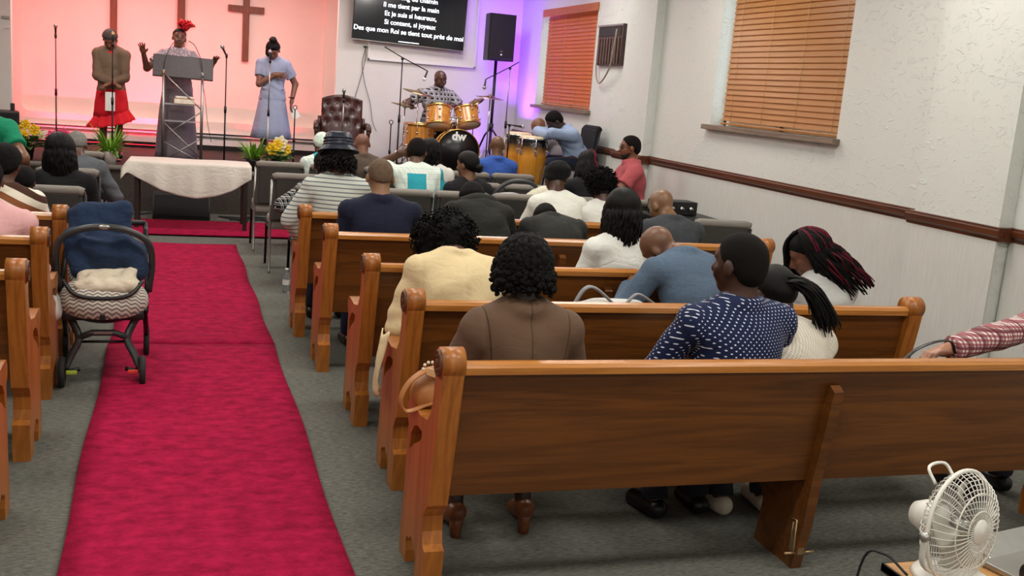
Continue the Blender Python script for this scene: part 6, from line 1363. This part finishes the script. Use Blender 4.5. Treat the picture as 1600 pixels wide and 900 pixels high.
MB().tube(spline([(-0.245, 0.26, 0.62), (-0.262, 0.22, 0.80), (-0.235, 0.18, 0.93), (-0.12, 0.15, 1.00), (0, 0.145, 1.015), (0.12, 0.15, 1.00), (0.235, 0.18, 0.93), (0.262, 0.22, 0.80), (0.245, 0.26, 0.62)], 6), 0.019, 10).build('carry_handle', mat('frame_grey', '#3c3d3e', 0.4, 0.3), s1)
MB().ball((0, 0.126, 1.018), (0.035, 0.008, 0.014), 10).build('handle_button', M_STEEL, s1)
MB().tube(spline([(-0.21, 0.06, 0.72), (-0.14, -0.02, 0.655), (0, -0.045, 0.64), (0.14, -0.02, 0.655), (0.21, 0.06, 0.72)], 5), 0.012, 8).build('pad_piping', M_BLACK, s1); MB().box((0, -0.045, 0.585), (0.03, 0.012, 0.13)).build('harness_strap', M_BLACK, s1)
def blanket(name, label, prims, m, loc, rz=0.03, amp=0.010, h=0.012, seed=1, fz=22, cat='blanket'):
    o = link(name, sdf_mesh(name, prims, h, 0, folds(amp, seed, fz)), m); o.location = loc; o.rotation_euler = (0, 0, rz); return setp(o, label, cat)
def cloth_heap(name, label, prims, m, seed, amp=0.016, cat='blanket', f0=9.0):
    o = link(name, sdf_mesh(name, prims, 0.009, 0, crumple(amp, seed, f0)), m); o.location = (S0[0], S0[1], -0.12); o.rotation_euler = (0, 0, 0.03); return setp(o, label, cat)
cloth_heap('navy_blanket', 'navy blue fleece jacket bundled inside the infant seat', [ell_((0.03, 0.30, 0.83), (0.20, 0.13, 0.13), k=0.03), ell_((-0.03, 0.40, 0.97), (0.17, 0.09, 0.12), rotx(-0.3), k=0.03), cap_((-0.17, 0.28, 0.93), (-0.12, 0.22, 0.76), 0.055, k=0.02), cap_((0.10, 0.24, 0.90), (0.18, 0.22, 0.76), 0.055, k=0.02), cap_((-0.15, 0.42, 1.05), (0.10, 0.42, 1.07), 0.055, k=0.03), cap_((-0.10, 0.22, 0.90), (0.12, 0.20, 0.84), 0.04, k=0.02)], fabric('navy_fleece', '#22324c', 0.95, 0.4), 3)
cloth_heap('cream_blanket', 'cream baby blanket crumpled at the front of the infant seat', [ell_((0.03, 0.13, 0.69), (0.17, 0.15, 0.05), k=0.04), cap_((-0.13, 0.05, 0.69), (0.15, 0.04, 0.69), 0.032, k=0.03), cap_((-0.10, 0.16, 0.72), (0.10, 0.20, 0.73), 0.035, k=0.03), cap_((-0.05, 0.10, 0.735), (0.02, 0.08, 0.73), 0.026, k=0.02), cap_((0.12, 0.14, 0.73), (0.18, 0.20, 0.77), 0.03, k=0.02)], fabric('cream_fleece', '#cfc3ae', 0.95, 0.4), 5, 0.010, f0=15.0)
blanket('white_cloth', 'small white cloth hanging at the left side of the stroller', [cap_((-0.27, 0.08, 0.57), (-0.255, 0.06, 0.47), 0.032, 0.04, k=0.03), cap_((-0.255, 0.06, 0.47), (-0.27, 0.05, 0.43), 0.04, 0.02, k=0.03)], M_WHITE, (S0[0], S0[1], -0.06), seed=5, amp=0.005, cat='cloth')

# ================================================================== small belongings
bt = thing('water_bottle', 'small clear plastic water bottle on the carpet beside the foremost right pew', 'bottle', PZ(447, 457)); M_PET = mat('clear_pet', '#e8f0f2', 0.08, var=0, trans=0.9)
MB().lathe([(0, 0.0), (0.030, 0.0), (0.033, 0.01), (0.031, 0.05), (0.033, 0.06), (0.031, 0.10), (0.033, 0.11), (0.032, 0.145), (0.014, 0.18), (0.013, 0.195)], n=20).build('bottle_body', M_PET, bt); MB().cyl((0, 0, 0.193), (0, 0, 0.21), 0.015, n=14).build('cap', M_WHITE, bt); MB().lathe([(0.0338, 0.07), (0.0338, 0.115)], n=20).build('label_band', M_WHITE, bt)
# tan handbag on the nearest pew's arm
hb = thing('handbag', 'tan leather handbag with a looped strap at the nearest pew end', 'bag', (0.90, 3.62, 0.655)); M_TAN = mat('tan_leather', '#b57945', 0.45, var=0.15, vscale=14)
link('bag_body', sdf_mesh('bag_body', [ell_((0.10, 0.0, 0.05), (0.13, 0.085, 0.095), k=0.04), cap_((0.0, 0.0, 0.02), (0.2, 0.0, 0.02), 0.06, k=0.04)], 0.010, 0, folds(0.004, 2, 30)), M_TAN, hb)
MB().tube(spline([(0.06, -0.03, 0.12), (0.00, -0.05, 0.135), (-0.07, -0.05, 0.09), (-0.105, -0.05, 0.02), (-0.08, -0.05, -0.03), (0.0, -0.06, 0.0), (0.08, -0.07, 0.03)], 6), 0.022, 8, flat=0.30).build('strap', M_TAN, hb)
for k in range(10): MB().ball((0.0+0.026*math.cos(k*0.63), -0.05, 0.135+0.026*math.sin(k*0.63)), 0.007, 6).build('beaded_ring', mat('pearl_bead', '#e5d6bd', 0.3), hb)
MB().box((0.06, -0.07, 0.105), (0.16, 0.012, 0.03), roty(0.35), bev=0.004).build('top_flap', mat('pale_tan', '#d3a97a', 0.5), hb)
# cream coat tail over the second pew's arm
G = np.zeros((14, 8, 3))
for i in range(14):
    for j in range(8):
        s, t = i/13, j/7; G[i, j] = (0.915-0.035*math.sin(2.4*s)+0.010*math.sin(6*t+5*s), 4.44+0.12*t-0.02*s, 0.69-0.26*s-0.05*t*s+0.015*math.sin(7*t))
cc = MB().sheet(G, True, 0.006).build('coat_tail', fabric('cloth_d9c59a', '#d9c59a')); setp(cc, 'cream coat tail hanging over the arm of the second pew', 'coat')
# black shoulder bag on the nearest pew seat
pb = P(1400, 572, 3.62); bg_ = thing('shoulder_bag', 'black shoulder bag with an arched strap at the right end of the nearest pew', 'bag', (pb[0], 3.66, pb[2]-0.08))
link('bag_body', sdf_mesh('bag_body', [ell_((0, 0, 0.0), (0.16, 0.07, 0.07), k=0.04)], 0.012, 0, folds(0.003, 2)), mat('black_leather', '#151416', 0.35), bg_)
e0 = P(1412, 566, 3.5)-np.array([pb[0], 3.66, pb[2]-0.08]); ee = [P(x, y, 3.5)-np.array([pb[0], 3.66, pb[2]-0.08]) for x, y in ((1375, 562), (1405, 566), (1432, 546), (1462, 534), (1485, 534), (1492, 552))]
MB().tube(spline(ee, 6), 0.012, 8, flat=0.3).build('strap', mat('black_leather', '#151416', 0.35), bg_)
# pale grey bag lying on the second pew
q0 = P(950, 470, 4.46); gb = thing('tote_bag', 'pale grey tote bag with padded handles on the second pew', 'bag', (q0[0], 4.48, q0[2]-0.10))
link('bag_body', sdf_mesh('bag_body', [ell_((0, 0, 0.02), (0.19, 0.09, 0.085), k=0.04), cap_((-0.15, 0, 0.03), (0.16, 0, 0.05), 0.05, k=0.04)], 0.012, 0, folds(0.006, 8, 30)), fabric('pale_grey_canvas', '#c9c8c2', 0.8, 0.3), gb)
for k, (x0, x1, h) in enumerate(((-0.20, 0.02, 0.16), (0.06, 0.24, 0.13))): MB().tube(spline([(x0, -0.05, 0.06), (x0+0.05, -0.06, h), ((x0+x1)/2, -0.06, h+0.01), (x1, -0.05, 0.09)], 6), 0.016, 8, flat=0.45).build('handle', mat('grey_webbing', '#8a8c8e', 0.6), gb)
# infant car seat on the chair row
cs_ = P(803, 292, 8.85); cst = thing('infant_seat', 'dark infant car seat with an arched handle on a charcoal chair', 'car seat', (cs_[0], 8.85, 0.50))
link('shell', sdf_mesh('shell', [ell_((0, 0, 0.15), (0.21, 0.30, 0.14), k=0.05)], 0.014, 0, lambda Fd, X: np.maximum(Fd, -dist(ell_((0, 0, 0.26), (0.17, 0.26, 0.14)), X, 0).astype(np.float32))), M_BLACK, cst)
MB().tube(spline([(-0.22, -0.05, 0.24), (-0.21, -0.10, 0.40), (-0.10, -0.12, 0.51), (0.06, -0.12, 0.53), (0.18, -0.12, 0.47), (0.22, -0.08, 0.24)], 6), 0.021, 10).build('carry_handle', mat('frame_grey', '#3c3d3e', 0.4, 0.3), cst)
blanket('grey_blanket', 'pale grey blanket heaped in the dark infant car seat', [ell_((-0.04, 0, 0.34), (0.15, 0.2, 0.07), k=0.04), cap_((-0.10, -0.1, 0.36), (0.10, -0.05, 0.34), 0.05, k=0.03)], fabric('pale_grey_fleece', '#aeb0b4', 0.9, 0.4), (cs_[0], 8.85, 0.50), 0.0, seed=7)
cb_ = P(845, 296, 8.75); blanket('cream_scarf', 'cream scarf draped over the chair back right of the infant car seat', [ell_((0, 0, 0), (0.13, 0.06, 0.06), k=0.04), cap_((-0.12, 0, -0.03), (0.08, 0, 0.05), 0.045, k=0.03)], fabric('cream_wool', '#dcd8c2', 0.9, 0.4), (cb_[0], 8.72, 0.93), 0, seed=9, cat='scarf')
# yellow pencil case end / candle-like item on the foremost pew
yp = P(785, 343, 7.05); yo = thing('yellow_bottle', 'tiny yellow nozzle bottle standing on the foremost right pew rail', 'bottle', (yp[0], 7.01, 0.913)); MB().lathe([(0, 0), (0.014, 0), (0.014, 0.012), (0.008, 0.03), (0.006, 0.06), (0.003, 0.085), (0, 0.088)], n=12).build('bottle_body', M_YEL, yo); MB().cyl((0, 0, 0.086), (0, 0, 0.10), 0.003, n=8).build('tip', M_CRM, yo)
# sound gear on a black table by the wall
sg0 = P(1060, 335, 8.1); tbk = thing('equipment_table', 'small black-topped table by the wall behind the charcoal suit', 'table', (4.25, 8.15, 0)); MB().box((0, 0, 0.83), (0.62, 0.50, 0.04), bev=0.006).build('table_top', M_BLACK, tbk)
for sx in (-1, 1):
    for sy in (-1, 1): MB().cyl((sx*0.27, sy*0.21, 0.81), (sx*0.27, sy*0.21, 0), 0.014, n=8).build('leg', M_BLACKM, tbk)
mx_ = thing('audio_mixer', 'black audio mixer box with silver knobs on the table by the wall', 'mixer', (4.22, 8.25, 0.852)); MB().box((0, 0, 0.06), (0.40, 0.20, 0.12), bev=0.01).build('case', M_BLACK, mx_)
for k in range(4): MB().cyl((-0.14+0.09*k, -0.10, 0.06), (-0.14+0.09*k, -0.125, 0.06), 0.018, n=12).build('knob', M_CHROME, mx_)

# ================================================================== fan on a wooden stand, bottom right
FY = 2.25; fc = P(1500, 822, FY); tz = P(1440, 880, FY+0.10)[2]
ft_ = thing('side_table', 'light wooden table top with dark edge in the bottom right corner', 'table', (fc[0]+0.16, FY-0.05, 0)); MB().box((0, 0, tz-0.012), (0.62, 0.34, 0.024), bev=0.003).build('table_top', wood('light_pine', '#b9834a', '#d9a768', axis=0), ft_)
for x, y, dx, dy in ((0, -0.168, 0.62, 0.006), (0, 0.168, 0.62, 0.006), (-0.307, 0, 0.006, 0.34)): MB().box((x, y, tz-0.013), (dx, dy, 0.026)).build('edge_strip', M_BLACK, ft_)
for sx in (-1, 1):
    for sy in (-1, 1): MB().cyl((sx*0.28, sy*0.14, tz-0.02), (sx*0.28, sy*0.14, 0), 0.016, n=8).build('leg', M_BLACKM, ft_)
M_FANW = mat('white_fan_plastic', '#dcdad2', 0.4, var=0.05)
fan = thing('desk_fan', 'white wire-caged desk fan on the wooden table at bottom right', 'fan', (fc[0], FY, tz)); fh = fc[2]-tz; ax = np.array([0.30, -0.95, 0.10]); Rf = align(ax); fr_ = 0.165; cF = np.array([0, 0, fh])
MB().tube([cF+Rf @ np.array([fr_*math.cos(q), fr_*math.sin(q), 0]) for q in np.arange(48)*2*math.pi/48], 0.0065, 8, closed=True).build('cage_ring', M_FANW, fan)
for s in (1, -1):
    for k in range(44):
        q = 2*math.pi*k/44; pts = [cF+Rf @ np.array([r*math.cos(q+0.18*s*(fr_-r)/fr_), r*math.sin(q+0.18*s*(fr_-r)/fr_), s*0.062*math.sqrt(max(0, 1-(r/fr_)**3))]) for r in np.linspace(fr_, 0.035, 8)]
        w_ = MB().tube(pts, 0.0016, 5).build('cage_wire', M_FANW, fan)
    for rr in (0.06, 0.11): MB().tube([cF+Rf @ np.array([rr*math.cos(q), rr*math.sin(q), s*0.062*math.sqrt(1-(rr/fr_)**3)]) for q in np.arange(36)*2*math.pi/36], 0.0022, 6, closed=True).build('cage_hoop', M_FANW, fan)
MB().lathe([(0, 0.070), (0.034, 0.066), (0.040, 0.060), (0, 0.058)], cF, Rf, 24).build('front_badge', M_FANW, fan); MB().lathe([(0, -0.15), (0.035, -0.145), (0.050, -0.11), (0.048, -0.06), (0, -0.055)], cF, Rf, 24).build('motor_housing', M_FANW, fan)
MB().lathe([(0, 0.03), (0.022, 0.026), (0.026, -0.02), (0, -0.02)], cF, Rf, 16).build('hub', M_STEEL, fan)
for k in range(4):
    G = np.zeros((7, 6, 3))
    for i in range(7):
        for j in range(6): r = 0.025+0.105*i/6; q = k*math.pi/2+0.95*(j/5-0.5)*(0.6+0.5*i/6); G[i, j] = cF+Rf @ np.array([r*math.cos(q), r*math.sin(q), 0.022*(j/5-0.5)*2])
    MB().sheet(G, True, 0.002).build('blade', mat('smoke_blade', '#b9b6ab', 0.3, var=0.05, alpha=0.85), fan)
side_v = np.cross(ax, [0, 0, 1.0]); side_v /= np.linalg.norm(side_v)
for s in (1, -1): MB().tube(spline([cF+side_v*s*(fr_+0.012), cF+side_v*s*(fr_+0.01)*0.9+np.array([0, 0, -fh*0.55]), np.array([0.03*s, 0, 0.02])+side_v*s*0.07], 6), 0.011, 8, flat=0.6).build('yoke_arm', M_FANW, fan); MB().ball(cF+side_v*s*(fr_+0.010), 0.016, 10).build('yoke_knob', M_STEEL, fan)
MB().lathe([(0, 0.028), (0.06, 0.026), (0.105, 0.014), (0.115, 0.0), (0, 0)], n=28).build('base', M_FANW, fan)
MB().tube(spline([cF+Rf @ np.array([-0.05, fr_*0.72, -0.055]), cF+Rf @ np.array([-0.04, fr_*0.98, -0.085]), cF+Rf @ np.array([0.04, fr_*0.98, -0.085]), cF+Rf @ np.array([0.05, fr_*0.72, -0.055])], 5), 0.005, 6).build('carry_handle', M_FANW, fan)
lp = thing('laptop', 'silver laptop lying beyond the fan on the wooden table', 'laptop', (fc[0]+0.30, FY+0.02, tz)); MB().box((0, 0, 0.01), (0.26, 0.20, 0.018), rotz(0.2), bev=0.004).build('base', M_STEEL, lp); MB().box((0.02, 0.10, 0.03), (0.26, 0.008, 0.10), rotz(0.2) @ rotx(-1.1), bev=0.003).build('lid', M_STEEL, lp)
hp_ = thing('headphones', 'black headphones beside the fan at the right edge', 'headphones', (fc[0]+0.27, FY-0.10, tz+0.045)); MB().tube([(0.075*math.cos(q), 0.02*math.sin(q), 0.075*math.sin(q)) for q in np.linspace(0, math.pi, 16)], 0.009, 8).build('headband', M_BLACK, hp_)
for s in (-1, 1): MB().lathe([(0, -0.012), (0.036, -0.012), (0.040, 0.0), (0.036, 0.014), (0, 0.016)], (s*0.075, 0, 0), roty(s*math.pi/2), 20).build('ear_cup', M_BLACK, hp_)
cable('black power cord hanging behind the fan table', [(fc[0]-0.14, FY+0.02, tz+0.01), (fc[0]-0.15, FY+0.12, tz+0.03), (fc[0]-0.16, FY+0.20, tz-0.05), (fc[0]-0.15, FY+0.24, 0.02)], 0.004)
